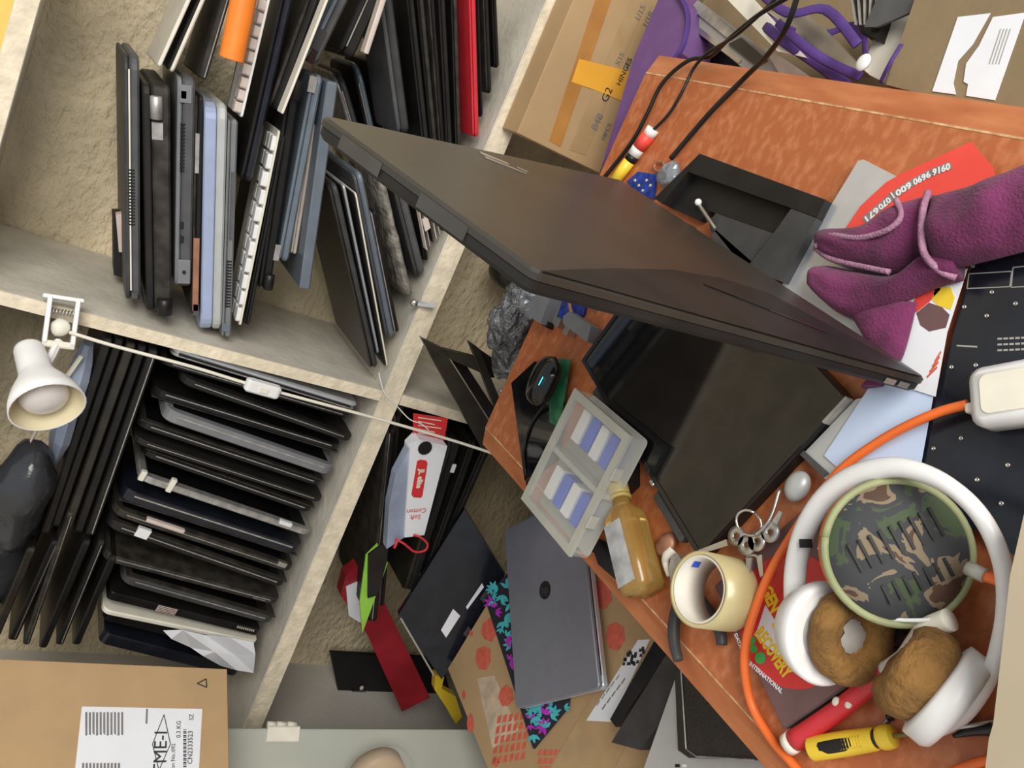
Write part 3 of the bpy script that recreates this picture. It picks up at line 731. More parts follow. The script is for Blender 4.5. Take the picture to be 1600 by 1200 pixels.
fr_ = [(648, 688), (699, 697), (663, 836), (624, 845), (604, 858), (612, 800)]
gbp = vpoly(gb, [(641, 700), (655, 686), (699, 697), (663, 836), (632, 840)], 1.205, .03, 'bag_front', PAPER)
vpoly(gb, [(640.5, 700), (631.5, 840), (604, 858), (608, 790), (618, 742)], 1.210, .022, 'bag_side', WRAP)
lb = vpoly(gb, [(652, 721), (657, 718.5), (666, 720), (668, 724), (660, 775), (657, 778), (646, 777), (643, 773)], 1.2035, .0012, 'red_label', REDP)
c_ = at(656.5, 748, 1.2028)
m4 = frame(c_, at(652, 775, 1.2028) - at(661, 722, 1.2028), Vector((0, 0, -1)))
if m4.col[2].y > 0: m4 = m4 @ Matrix.Rotation(math.pi, 4, 'X')
gb.w(tw(gb, g_text('JL elite', .014, None, .0004, bold=.0006), m4), 'label_lettering', CREAM, sub=lb)
m4b = m4.copy(); m4b.translation = at(650, 803, 1.2035)
m4b = m4b @ Matrix.Rotation(math.radians(-90), 4, 'Z')
gb.w(tw(gb, g_text('Soft\nCotton', .013, None, .0003), m4b), 'script_lettering', REDK)
gb.w(tw(gb, g_lathe([(.002, 0), (.013, 0), (.013, .001), (.002, .001)], 20, (0, 0, 0), (0, 0, 1)), frame(at(664, 700, 1.203), (1, 0, 0), (0, 0, 1))), 'punched_hole', BLK)
gb.w(g_tube([at(618, 842, 1.203), at(632, 850, 1.195), at(648, 862, 1.192), at(664, 860, 1.192), at(668, 850, 1.194), at(658, 840, 1.198), at(646, 836, 1.203)], .0022, 7, 5), 'rope_handle', RED, True)
gb.w(g_tube([at(622, 843, 1.203), at(618, 852, 1.2), at(616, 856, 1.2)], .0028, 7, 4), 'rope_knot', RED, True)
tg = Thing('red_leaflet', 'red leaflet with small cream print above the gift bag', 'leaflet')
lf = vpoly(tg, [(646, 646), (700, 654), (692, 702), (645, 688)], 1.23, .001, 'sheet', REDP)
for k in range(6):
    a, b = at(654, 652 + k * 6, 1.2288), at(690 - (k % 2) * 10, 657 + k * 6, 1.2288)
    tg.w(g_prism([a, b, b + Vector((-.0016, 0, 0)), a + Vector((-.0016, 0, 0))], (0, .001, 0)), 'print_line', CREAM, sub=lf)
gf = Thing('green_folder', 'lime green folder edge with dark sheets inside', 'folder')
vpoly(gf, [(566, 990), (562, 940), (572, 868), (590, 850), (606, 880)], 1.245, .004, 'cover', LIME)
vpoly(gf, [(575, 935), (576, 868), (606, 845), (604, 880), (590, 930)], 1.238, .006, 'sheets', BLKM)
rb = Thing('red_binder', 'dark red binder with a white label leaning in the lower left bay', 'binder')
vpoly(rb, [(532, 930), (540, 900), (566, 880), (600, 940), (672, 1090), (628, 1112), (574, 992)], 1.36, .03, 'cover', REDDK)
vpoly(rb, [(541, 918), (563, 908), (566, 975), (545, 962)], 1.355, .004, 'spine_label', PAPER)
bd = Thing('black_circuit_tray', 'black laptop chassis with white fittings standing low in the lower left bay', 'laptop part')
vpoly(bd, [(516, 1021), (690, 1030), (715, 1132), (540, 1136)], 1.50, .012, 'chassis', BLK)
vpoly(bd, [(530, 1082), (572, 1080), (575, 1110), (545, 1122)], 1.496, .006, 'metal_bracket', GREYD)
for p in ((617, 1118), (630, 1119), (646, 1120), (664, 1120), (565, 1075)):
    bd.w(g_blob(at(*p, 1.496), .006, .004, .005, .15), 'fitting', PINKW, True)
yt = Thing('yellow_scrap', 'crumpled yellow plastic piece behind the stamped carton', 'plastic scrap')
V_ = [at(*p, 1.25) for p in ((680, 1055), (694, 1058), (690, 1076), (712, 1088), (722, 1120), (712, 1132), (697, 1105), (679, 1078))]
yt.w(g_prism(V_, (0, .018, 0)), 'yellow_scrap', YEL)

# dark laptop leaning behind the stamped carton
dl = Thing('dark_laptop_chassis', 'blue-black laptop chassis with white stickers leaning behind the stamped carton', 'laptop part')
P_ = [at(690, 1062, 1.185), at(792, 903, 1.185), None, at(622, 962, 1.235)]
P_[2] = P_[1] + P_[3] - P_[0]
nn = (P_[1] - P_[0]).cross(P_[3] - P_[0]).normalized()
if nn.dot(CAM - P_[0]) > 0: nn = -nn
dl.w(g_prism(P_, nn * .018), 'chassis', NAVYM)
m_ = frame(P_[0], P_[1] - P_[0], P_[3] - P_[0])
dl2 = Thing('tmp', None, None, None, m_)
def dlp(pts, name, m):
    q = [m_ @ lift(*p, dl2, 0) for p in pts]
    dl.w(g_prism([p - nn * .0012 for p in q], nn * .001), name, m)
dlp([(689, 984), (708, 951), (719, 962), (697, 996)], 'sticker', PAPER)
dlp([(728, 948), (753, 911), (756, 917), (730, 952)], 'sticker', PAPER)
dlp([(724, 990), (732, 978), (737, 985), (729, 996)], 'rubber_foot', GREYD)
dlp([(750, 935), (762, 918), (768, 925), (756, 943)], 'rubber_foot', GREYD)
dlp([(625, 966), (627, 964), (679, 1054), (677, 1056)], 'metal_edge', METAL)
bpy.data.objects.remove(dl2.r)

# ------------------------------------------------------------------ cartons left of the desk
kb = Thing('stamped_carton', 'brown shipping carton with red stamps and clear tape beside the desk', 'box')
KZ = 0.47
p0, p1, p2 = az(700, 1045, KZ), az(800, 880, KZ), az(770, 1225, KZ)
ex_ = (p1 - p0).normalized(); ey_ = (p2 - p0); ey_ = (ey_ - ex_ * ey_.dot(ex_)).normalized()
m_ = frame(p0, ey_, ex_)
if m_.col[2].z < 0: m_ = frame(p0, ex_, ey_)
kb = kb if False else kb
kb.l(g_prism([p0, p0 + ex_ * .50, p0 + ex_ * .50 + ey_ * .55, p0 + ey_ * .55], (0, 0, -KZ + .001)), 'carton_body', CARD)
def stamp(pts, name='stamp', m=REDK, z=KZ + .0004):
    flatpoly(kb, pts, z, .0003, name, m)
def hexs(cx, cy, rx, ry, n=7):
    return [(cx + rx * math.cos(2 * math.pi * k / n + .3) * R.uniform(.85, 1.1), cy + ry * math.sin(2 * math.pi * k / n + .3) * R.uniform(.85, 1.1)) for k in range(n)]
for cx, cy, rx, ry in ((764, 985, 14, 18), (755, 1028, 14, 22), (790, 1088, 12, 17), (960, 995, 16, 24), (940, 930, 16, 26), (736, 990, 3, 5), (725, 1085, 3, 8), (735, 1130, 6, 16), (775, 1190, 5, 8), (955, 905, 10, 14)):
    stamp(hexs(cx, cy, rx, ry))
for k in range(5):
    for j in range(6):
        x, y = 778 + j * 9 - k * 2, 1120 + k * 16 + j * -1.5
        stamp([(x, y), (x + 6, y - 3), (x + 4, y + 9), (x - 2, y + 11)], 'stamp_lettering')
for k in range(3):
    for j in range(6):
        x, y = 842 + j * 8, 1172 + k * 13
        stamp([(x, y), (x + 6, y - 1), (x + 4, y + 8), (x - 2, y + 9)], 'stamp_lettering')
tpm = mat('packing_tape', (0.46, 0.31, 0.16), 0.18, var=0.1, vscale=20)
stamp([(1000, 960), (1060, 1000), (960, 1200), (860, 1200)], 'tape_strip', tpm, KZ + .0009)
stamp([(745, 1060), (772, 1055), (810, 1140), (770, 1170)], 'tape_strip', mat('shiny_tape', (0.60, 0.47, 0.34), 0.1, var=0.2, vscale=40), KZ + .0003)
lab = flatpoly(kb, [(997, 1000), (1016, 999), (955, 1128), (916, 1126)], KZ + .0016, .0004, 'shipping_label', PAPER)
for k in range(26):
    u, v = R.random(), R.random()
    x = 985 + 25 * u - 18 * v; y = 1010 + 26 * v
    flatpoly(kb, [(x, y), (x + 4, y), (x + 3, y + 5), (x - 1, y + 5)], KZ + .0021, .0002, 'code_cell', INK, sub=lab)
for k in range(5):
    x, y = 946 + k * 7.5, 1108 - k * 10
    flatpoly(kb, [(x - 6, y), (x, y - 9), (x + 1.5, y - 8), (x - 4, y + 1)], KZ + .0021, .0002, 'label_print', INKG, sub=lab)
    flatpoly(kb, [(x - 14, y - 6), (x - 9, y - 14), (x - 8, y - 13), (x - 13, y - 5)], KZ + .0021, .0002, 'label_print', INKG, sub=lab)

po = Thing('floral_pouch', 'black pouch with turquoise and magenta flower print under the grey laptop', 'pouch')
PZ = KZ + .0015
flatpoly(po, [(760, 935), (800, 890), (870, 960), (893, 1080), (890, 1105), (836, 1170)], PZ, .004, 'pouch_body', FLORAL)
for k in range(120):
    px_, py_ = (R.uniform(758, 800), R.uniform(915, 1100)) if k % 2 else (R.uniform(806, 892), R.uniform(1068, 1165))
    t_ = (py_ - 935) / 235
    lx = 760 + max(t_, 0) * 76
    rx_ = 890 if py_ < 1105 else 890 - (py_ - 1105) / 65 * 54
    if not (lx + 4 < px_ < rx_ - 4): continue
    
    m_f = TEAL if R.random() < .55 else MAGE; an = R.random() * 6.28; s_ = R.uniform(5, 9)
    for j in range(3):
        a2 = an + (j - 1) * .75; ca, sa = math.cos(a2), math.sin(a2)
        pts = [(px_ + ca * u * s_ * 1.3 - sa * v * s_ * .42, py_ + sa * u * s_ * 1.3 + ca * v * s_ * .42) for u, v in ((0, 0), (.5, .9), (1.1, .5), (1.4, 0), (1.1, -.5), (.5, -.9))]
        flatpoly(po, pts, PZ + .0041 + .00002 * (k % 40) + .000005 * j, .00008, 'printed_petal', m_f)

HZ = KZ + .008
Q1, Q0, Q2 = az(806, 1108, HZ + .02), az(788, 828, HZ + .02), az(935, 1062, HZ + .02)
hpx = (Q0 - Q1).normalized(); hpy = (Q2 - Q1); hpy = (hpy - hpx * hpy.dot(hpx)).normalized()
LX, LY = (Q0 - Q1).length, (Q2 - Q1).dot(hpy)
hz = hpy.cross(hpx); m_ = frame(Vector((Q1.x, Q1.y, HZ)), hpy, hpx)
hl = Thing('grey_laptop', 'closed slate grey laptop with a dark round logo lying on the stamped carton', 'laptop', None, m_)
hl.l(g_rslab(0, LY, 0, LX, 0, .011, .008, .002), 'base', SILV)
hl.l(g_rslab(0, LY, 0, LX, .0125, .020, .008, .0015), 'lid', HPG)
hl.l(g_box(LY - .004, LY - .0005, .02, LX - .02, .0112, .0124), 'lid_gap', BLK)
lg = hl.l(g_lathe([(.0155, .0200), (.0155, .0205)], 32, (LY * .49, LX * .56, 0)), 'logo', BLKM)
hl.l(g_text('hp', .021, Matrix.Translation((LY * .49, LX * .56, .0207)), .0002, sx=.9), 'logo_lettering', mat('logo_mark', (0.10, 0.10, 0.11), .3, .5), sub=lg)

# laptops stacked low against the desk's left edge
def lowslab(name, label, pts, ztop, th, m, cat='laptop', lidm=None, group='machines stacked low against the desk edge'):
    T = Thing(name, label, cat, group)
    V, F = g_prism([az(*p, ztop) for p in pts], (0, 0, -th * .45)); T.w((V, F), 'lid', lidm or m)
    V, F = g_prism([az(*p, ztop) - Vector((0, 0, th * .5)) for p in pts], (0, 0, -th * .5)); T.w((V, F), 'base', m)
    return T
lowslab('battery_pack', 'long blue-black battery bar beside the shipping label', [(1022, 1002), (1044, 1022), (962, 1136), (953, 1124)], .505, .03, NAVYM, 'battery')
lowslab('laptop', 'dark grey laptop slanting out below the desk edge', [(1040, 1024), (1082, 1060), (1000, 1172), (955, 1160)], .525, .026, CHAR, lidm=CHAR)
T = lowslab('laptop', 'light silver laptop at the bottom beside the desk edge', [(1058, 1052), (1200, 1130), (1205, 1260), (985, 1260)], .545, .018, GREYL)
for x in (1055, 1066):
    flatpoly(T, [(x, 1194), (x + 7, 1194), (x + 7, 1199), (x, 1199)], .5455, .0004, 'port_mark', (BLK if x == 1055 else PAPER))
le = Thing('leather_case', 'black leather laptop case with padded flap tucked under the desk edge', 'case')
flatpoly(le, [(1062, 1040), (1190, 1100), (1260, 1190), (1085, 1184), (1068, 1172)], .548, .010, 'case_body', LEATH)
flatpoly(le, [(1108, 1098), (1200, 1140), (1250, 1186), (1125, 1178), (1114, 1165)], .5585, .006, 'padded_flap', LEATH)
le.w(g_tube([az(1064, 1046, .559), az(1072, 1170, .559), az(1088, 1182, .559), az(1180, 1187, .559)], .0012, 5, 0), 'piping', METALD)
sp2 = Thing('storage_crate', 'brown support crate under the stacked machines', 'crate')
sp2.l(g_box(-.60, -.395, .20, .50, 0, .466), 'storage_crate', CARDD)

# carton on the cabinet ---------------------------------------------------
Yk = 1.1
b = at(355, 1045, Yk); a = az(358, 1200, b.z)
ex_ = (b - a).normalized()
org = b - ex_ * .50
m_ = frame(org, ex_, Vector((0, 0, 1)).cross(ex_))
tk = Thing('labelled_carton', 'brown carton with a printed white shipping label on the cabinet', 'box', None, m_)
hh = .42
tk.l(g_rslab(0, .50, 0, .16, 0, hh, .001, .001, 1), 'carton_body', CARD)
def tkp(pts, dy, name, m, sub=None):
    o_ = tk.inv @ CAM
    V = []
    for p in pts:
        d = tk.inv.to_3x3() @ ray(*p); V.append(o_ + d * (-o_.y / d.y) - Vector((0, dy, 0)))
    return tk.l(g_prism(V, (0, -.0004, 0)), name, m, sub=sub)
def tkt(body, px, py, size, dy=.0012, m=INK, al='CENTER', sub=None, bold=0.0):
    o_ = tk.inv @ CAM; d = tk.inv.to_3x3() @ ray(px, py); q = o_ + d * (-o_.y / d.y)
    m4 = Matrix.Translation((q.x, -dy, q.z)) @ Matrix.Rotation(math.radians(90), 4, 'X')
    return tk.l(g_text(body, size, m4, .0001, al, bold), 'lettering', m, sub=sub)
lbp = tkp([(128, 1104), (316, 1108), (308, 1250), (112, 1250)], 0, 'shipping_label', PAPER)
for k in range(11):
    x = 133 + k * 5.6
    tkp([(x, 1150 - (k % 3) * 2), (x, 1113 + (k % 2)), (x + 3.2, 1113), (x + 3.2, 1149)], .0006, 'text_block_line', INKG, lbp)
for k in range(11):
    x = 128 + k * 5.6
    tkp([(x, 1240), (x, 1193), (x + 3.2, 1192), (x + 3.2, 1240)], .0006, 'text_block_line', INKG, lbp)
tkt('TME-I', 251, 1176, .026, sub=lbp)
for A_, B_ in (((256, 1117), (266, 1163)), ((266, 1163), (248, 1204)), ((248, 1204), (238, 1163)), ((238, 1163), (256, 1117))):
    dxp, dyp = B_[0] - A_[0], B_[1] - A_[1]; l_ = math.hypot(dxp, dyp); ox, oy = -dyp / l_ * .6, dxp / l_ * .6
    tkp([(A_[0] + ox, A_[1] + oy), (B_[0] + ox, B_[1] + oy), (B_[0] - ox, B_[1] - oy), (A_[0] - ox, A_[1] - oy)], .0006, 'diamond_line', INK, lbp)
tkt('Carton No.:092', 270, 1190, .008, sub=lbp)
tkt('0.3 KG', 279, 1140, .009, sub=lbp)
tkt('CN2333523', 297, 1168, .010, sub=lbp)
tkt('SZ', 299, 1121, .009, sub=lbp)
for k in range(20):
    y = 1140 + k * 3
    tkp([(286, y), (291, y), (291, y + (1 + k % 2)), (286, y + (1 + k % 2))], .0006, 'barcode_bar', INK, lbp)
tkp([(228, 1108), (231, 1108), (230, 1131), (227, 1131)], .0006, 'text_block_line', INKG, lbp)
tri = [(308, 1068), (322, 1061), (323, 1074)]
for i in range(3):
    A_, B_ = tri[i], tri[(i + 1) % 3]
    dxp, dyp = B_[0] - A_[0], B_[1] - A_[1]; l_ = math.hypot(dxp, dyp); ox, oy = -dyp / l_ * .9, dxp / l_ * .9
    tkp([(A_[0] + ox, A_[1] + oy), (B_[0] + ox, B_[1] + oy), (B_[0] - ox, B_[1] - oy), (A_[0] - ox, A_[1] - oy)], 0, 'recycling_mark', INK)
pr_ = Thing('clear_tape_packet', 'clear plastic packet with a brown roll at the bottom edge', 'packet')
c_ = at(590, 1215, 1.02)
pr_.w(g_lathe([(.035, -.02), (.05, -.02), (.05, .02), (.035, .02)], 28, c_, (0, 1, 0), close=True), 'brown_roll', CARD, True)
pr_.w(g_blob(c_, .066, .030, .066, .12, 12, 26, 16, seed=3), 'plastic_film', CLEAR, True)

# carton with handwriting behind the desk ---------------------------------------------------
hb = Thing('long_handwritten_carton', 'long brown carton with orange tape and handwriting behind the desk', 'box')
Yh = 1.19
x0, z1 = at(808, 208, Yh).x, at(808, 208, Yh).z; z0 = at(935, 275, Yh).z
hb.l(g_rslab(x0, x0 + .62, Yh, Yh + .055, z0, z1, .001, .001, 1), 'carton_body', CARD)
def hbp(pts, dy, name, m, sub=None): return vpoly(hb, pts, Yh - dy, -.0003, name, m, sub)
hbp([(858, 220), (876, 230), (955, 0), (930, 0)], .0003, 'tape_strip', TAPEB)
hbp([(905, 92), (985, 112), (972, 158), (928, 140), (893, 128)], .0008, 'tape_piece', TAPEY)
hbp([(889, 234), (916, 243), (1012, 0), (985, 0)], .0003, 'tape_strip', tpm)
def hbt(t_, px, py, size, m=INK):
    q = at(px, py, Yh)
    m4 = Matrix.Translation((q.x, Yh - .0014, q.z)) @ Matrix.Rotation(math.radians(90), 4, 'X')
    hb.l(g_text(t_, size, m4, .0001), 'handwriting', m)
hbt('848', 933, 190, .018, INKG); hbt('G2', 948, 148, .019); hbt('HINGES', 975, 112, .013); hbt('10PCS', 947, 206, .011, INKG)
hbt('X15', 968, 92, .012, INKG); hbt('1/15', 1000, 20, .014, INKG); hbt('1/18', 1012, 30, .014, INKG)
hb2 = Thing('plain_carton', 'plain brown carton standing under the handwritten one', 'box')
hb2.l(g_box(x0 + .01, x0 + .60, Yh - .02, Yh + .055, 0, z0 - .001), 'plain_carton', CARDD)

# ------------------------------------------------------------------ heap right of the desk
bench = Thing('low_bench', 'low board bench under the heap right of the desk', 'bench')
bench.l(g_box(.24, 1.0, .15, 1.12, .60, .62), 'bench_top', CARDD)
for x, y in ((.26, .17), (.98, .17), (.26, 1.09), (.98, 1.09)):
    bench.l(g_box(x - .015, x + .015, y - .015, y + .015, 0, .599), 'leg', CARDD)
HZ2 = .625
def hslab(name, label, cat, pts, z, th, m, sub=()):
    T = Thing(name, label, cat)
    flatpoly(T, pts, z + th, -th, 'body', m)
    for p, dz, t2, mm, nm in sub: flatpoly(T, p, z + th + dz, t2, nm, mm)
    return T
pc = Thing('purple_case', 'rounded purple zip case between carton and desk corner', 'case')
flatpoly(pc, [(1045, -40), (1076, 10), (1078, 50), (1066, 84), (1010, 130), (940, 260), (990, 90)], .70, -.05, 'case_body', PURPL)
pc.w(g_tube([az(1045, -30, .702), az(1072, 14, .702), az(1073, 50, .702), az(1062, 82, .702), az(1040, 105, .702)], .004, 6, 4), 'zip_edge', PURP)
hslab('chassis_frame', 'dusty grey laptop chassis lying on the heap', 'laptop part', [(1065, 30), (1090, 0), (1230, 110), (1250, 140), (1190, 130)], .66, .02, HGREY,
      (([(1088, 20), (1105, 12), (1150, 52), (1140, 62)], .0002, .003, METALD, 'metal_plate'), ([(1140, 70), (1160, 60), (1200, 95), (1185, 105)], .0002, .003, OLBL, 'vent_area'), ([(1075, 40), (1082, 34), (1160, 95), (1155, 100)], .0002, .002, METAL, 'metal_strip')))
hslab('black_board', 'black laptop base under the grey chassis', 'laptop part', [(1062, 66), (1080, 40), (1250, 160), (1180, 160)], .627, .02, BLK, (([(1085, 62), (1105, 55), (1135, 78), (1118, 84)], .0002, .003, PCBB, 'circuit_patch'),))
hslab('cream_bezel_bar', 'cream plastic bezel bar slanting across the heap', 'laptop part', [(1108, -30), (1150, -30), (1260, 90), (1215, 80)], .705, .008, CREAM)
hslab('cream_lower_bezel', 'second cream bezel lying lower beside the purple straps', 'laptop part', [(1190, 70), (1230, 95), (1310, 150), (1240, 150)], .675, .008, PINKW)
hslab('silver_roller_tray', 'silver roller tray below the purple straps', 'printer part', [(1200, 18), (1255, 18), (1285, 42), (1350, 110), (1320, 115), (1225, 40)], .69, .015, METAL)
for i, (lab_, pts, w_) in enumerate((('purple strap crossing the heap in a wide loop', [(1190, 20), (1230, 45), (1290, 52), (1330, 40), (1350, 60), (1352, 105)], .010),
                          ('long purple strap running down to the desk edge', [(1195, 40), (1225, 65), (1270, 95), (1325, 135)], .014),
                          ('thick purple strap beside the long one', [(1215, 35), (1260, 75), (1300, 100), (1345, 120)], .012),
                          ('dark purple strap at the top picture edge', [(1180, -20), (1230, 20), (1290, 15), (1340, 70)], .013),
                          ('purple drawstring by the torn-label carton', [(1408, 70), (1390, 100), (1376, 128)], .006))):
    T = Thing('purple_strap', lab_, 'strap', 'purple straps on the heap right of the desk')
    T.w(g_tube([az(x, y, .70 + .012 * i + .006 * math.sin(k * 2)) for k, (x, y) in enumerate(pts)], 0, 8, 5, flat=(.0015, w_ * .42)), 'purple_strap', PURP, True)
wt = Thing('white_tag', 'small white tag tied to the purple strap end', 'tag')
wt.w(g_blob(az(1349, 98, .735), .009, .008, .004, .08), 'white_tag', WHITE, True)
hslab('dark_mesh_part', 'black ribbed part standing at the top of the heap', 'printer part', [(1320, -30), (1400, -30), (1370, 60), (1345, 50)], .66, .05, BLK,
      tuple(([(1328 + k * 11, -20), (1331 + k * 11, -20), (1340 + k * 7, 40), (1337 + k * 7, 40)], .0003, .002, METALD, 'rib') for k in range(6)))
hslab('grey_flap', 'grey cardboard flap between straps and carton', 'cardboard', [(1378, -20), (1440, -20), (1432, 15), (1370, 42), (1350, 42)], .715, .003, GREYD)
hslab('cream_sheet', 'crumpled cream sheet beside the torn-label carton', 'paper', [(1368, 40), (1422, 22), (1405, 75), (1380, 128), (1345, 110), (1362, 70)], .69, .006, CREAM)
tb_ = Thing('torn_label_carton', 'dull brown carton with a torn white label right of the desk', 'box')
flatpoly(tb_, [(1384, 132), (1432, -10), (1700, -10), (1700, 215)], .725, -.10, 'carton_body', CARDD)
for nm_, pts in (('torn_label', [(1457, 143), (1497, 27), (1548, 21), (1520, 70), (1497, 96), (1490, 130), (1494, 148)]), ('torn_label', [(1552, 27), (1603, 20), (1555, 157), (1510, 150), (1513, 132), (1506, 128), (1510, 100), (1530, 72)])):
    l_ = flatpoly(tb_, pts, .7255, .0006, nm_, PAPER)
    for k in range(4):
        if pts[0][0] > 1500:
            x = 1545 + k * 5; flatpoly(tb_, [(x, 100), (x + 18, 45), (x + 19.5, 45), (x + 1.5, 100)], .7263, .0002, 'print_line', HGREY, sub=l_)
    
# ------------------------------------------------------------------ on the desk
E = .0006
# big black laptop standing on its side
Q0, Q1, Q2, Q3 = [Vector(v) * 1.07 + CAM for v in ((-.015, .542, -.148), (-.039, .362, -.227), (-.011, .370, -.586), (.038, .713, -.496))]
m_ = frame(Q2, Q3 - Q2, Q1 - Q2)
bl = Thing('black_laptop', 'large closed matte black laptop standing on its side in the middle of the desk', 'laptop', None, m_)
loc = [bl.x(q) for q in (Q0, Q1, Q2, Q3)]
def lq(ins, z, rnd=.006):
    c = sum(loc, Vector()) / 4; o = []
    for k in range(4):
        p, a, b = loc[k], loc[k - 1], loc[(k + 1) % 4]
        da, db = (a - p).normalized(), (b - p).normalized()
        p = p + (da + db) * ins
        for t in (0, .25, .5, .75, 1):
            q = p + da * rnd * (1 - t) ** 2 + db * rnd * t ** 2
            o.append((q.x, q.y, z))
    return o
tl = .0150
bl.l(g_loft([lq(0, -.0062), lq(0, -.002), lq(.002, 0)]), 'lid', LIDM)
bs = bl.l(g_loft([lq(.003, -tl), lq(.0008, -tl + .003), lq(.0008, -.0068)]), 'base', BLKM)
a, b = lift(1100, 446, bl, .0001), lift(1292, 521, bl, .0001)
a.z = b.z = .0001; n2 = Vector((-(b - a).y, (b - a).x, 0)).normalized() * .0016
fs_ = [lift(x, y, bl, 0) for x, y in ((846, 424), (950, 420), (1050, 422), (1130, 436), (1200, 458), (1330, 527), (1432, 584), (1440, 589), (1330, 559), (1200, 522.5), (1050, 480.5), (950, 452.5))]
bl.l(g_prism([Vector((p.x, p.y, .0001)) for p in fs_], (0, 0, .0004)), 'front_strip', BLKM)
bl.l(g_prism([p + Vector((0, 0, .0005)) for p in (a - n2, b - n2, b + n2, a + n2)], (0, 0, .0004)), 'groove', BLKG)
d12 = (loc[1] - loc[2]).normalized(); out = Vector((d12.y, -d12.x, 0))
if out.dot(loc[3] - loc[2]) > 0: out = -out
for k in (.018, .036):
    p = loc[2] + d12 * k + out * .0002
    bl.l(g_prism([p + Vector((0, 0, -.0125)), p + d12 * .012 + Vector((0, 0, -.0125)), p + d12 * .012 + Vector((0, 0, -.008)), p + Vector((0, 0, -.008))], out * .0012), 'port', METALD, sub=bs)
d10 = (loc[0] - loc[1]).normalized(); o2_ = Vector((-d10.y, d10.x, 0))
if o2_.dot(loc[2] - loc[1]) > 0: o2_ = -o2_
for k0, k1 in ((.055, .10), (.14, .185)):
    p, q = loc[1] + d10 * k0, loc[1] + d10 * k1
    bl.l(g_prism([p + Vector((0, 0, -.0125)), q + Vector((0, 0, -.0125)), q + Vector((0, 0, -.003)), p + Vector((0, 0, -.003))], o2_ * .0005), 'hinge_cover', mat('hinge_plastic', (0.055, 0.05, 0.044), 0.45))
q = lift(790, 258, bl, 0); e1 = lift(770, 250, bl, 0) - q; e1.z = 0; e1 = e1.normalized()
e2 = lift(797, 254, bl, 0) - q; e2.z = 0; e2 = (e2 - e1 * e2.dot(e1)).normalized()
q.z = .0002
bl.l(merge([g_prism([q + e1 * (u0) + e2 * v0, q + e1 * u1 + e2 * v0, q + e1 * u1 + e2 * v1, q + e1 * u0 + e2 * v1], (0, 0, .0006)) for u0, u1, v0, v1 in ((-.018, .020, -.006, -.001), (-.004, .022, .003, .010), (-.022, -.012, .004, .009))]), 'logo', METAL)

# glossy screen on the desk
GZ = ZD + .020
g0, g1, g2 = az(935, 528, GZ), az(1090, 872, GZ), az(1322, 622, GZ)
ex_ = (g0 - g1).normalized(); eb = (g2 - g1); 
m_ = frame(g1 - Vector((0, 0, .0195)), eb, ex_ - eb.normalized() * ex_.dot(eb.normalized()))
gs = Thing('glossy_screen', 'glossy black laptop screen lying face up on the desk', 'laptop screen', None, m_)
W_, H_ = eb.length, (g0 - g1).length
gs.l(g_rslab(0, W_, 0, H_, 0, .0175, .005, .002), 'back_cover', BLK)
gs.l(g_frame(0.001, W_ - .001, .001, H_ - .001, .0177, .0195, .005, .005, .006, .006), 'bezel', BLKG)
gs.l(g_box(.006, W_ - .006, .007, H_ - .007, .0177, .0186), 'glass', SCRN)
for y0_, y1_ in ((.03, .095), (.21, .27)):
    gs.l(g_rslab(-.012, -.0005, y0_, y1_, .004, .017, .003, .002, 2), 'hinge_cover', CHAR)
gs.l(g_rslab(-.003, .001, .10, .108, .012, .021, .001, .0006, 1), 'metal_catch', METAL)
gs.l(g_rslab(W_ - .03, W_ + .001, -.001, .002, .008, .020, .0005, .0004, 1), 'metal_edge', METALD)

# stripped black base by the right edge
bc = Thing('stripped_laptop_base', 'empty black laptop base with deep bay lying near the desk right edge', 'laptop part')
BZ = ZD + .024
def bcp(pts, z, th, n, m): flatpoly(bc, pts, z, th, n, m)
bcp([(1093, 240), (1290, 312), (1276, 340), (1236, 325), (1074, 268), (1080, 262)], BZ, -.022, 'upper_rail', BLKM)
bcp([(1092, 241), (1079, 263), (1034, 318), (1022, 310)], BZ, -.022, 'far_rail', BLKM)
bcp([(1236, 326), (1276, 341), (1222, 440), (1165, 420), (1208, 365)], BZ, -.022, 'near_rail', CHAR)
bcp([(1074, 268.5), (1236, 325.5), (1208, 364), (1110, 330), (1094, 345), (1034, 318)], ZD + .010, -.008, 'bay_floor', BLKM)
bcp([(1118, 333), (1208, 364.5), (1164, 420), (1210, 440), (1120, 400), (1108, 350)], ZD + .013, -.011, 'bay_plate', CHAR)
bc.w(g_tube([az(1090, 316, ZD + .016), az(1118, 358, ZD + .016)], .0022, 6, 0), 'metal_rod', METAL)
bc.w(g_blob(az(1091, 316, ZD + .018), .004, .004, .004, .1), 'rod_cap', WHITE, True)
# silver lid and grey base
sl = Thing('silver_laptop', 'pale silver laptop under the red flyer and purple towel', 'laptop')
flatpoly(sl, [(1341, 251), (1349, 249), (1420, 285), (1480, 320), (1420, 470), (1300, 560), (1219, 450)], ZD + .014, -.006, 'lid', SILV)
flatpoly(sl, [(1342, 252), (1420, 286), (1480, 321), (1420, 469), (1300, 558), (1221, 450)], ZD + .0075, -.0065, 'base', GREYL)
gl = Thing('grey_palmrest', 'grey laptop palm rest between glossy screen and blue paper', 'laptop part')
flatpoly(gl, [(1337, 624), (1385, 612), (1400, 760), (1300, 760), (1254, 710)], ZD + .012, -.011, 'palm_rest', GREYL)
flatpoly(gl, [(1246, 706), (1254, 702), (1296, 740), (1288, 746)], ZD + .0123, .001, 'edge_seam', GREYD)
pl_ = Thing('white_plug_cap', 'rounded white plastic cap beside the keys', 'cap')
pl_.w(g_blob(az(1246, 760, ZD + .010), .015, .012, .009, .02, 5), 'white_plug_cap', GREYL, True)
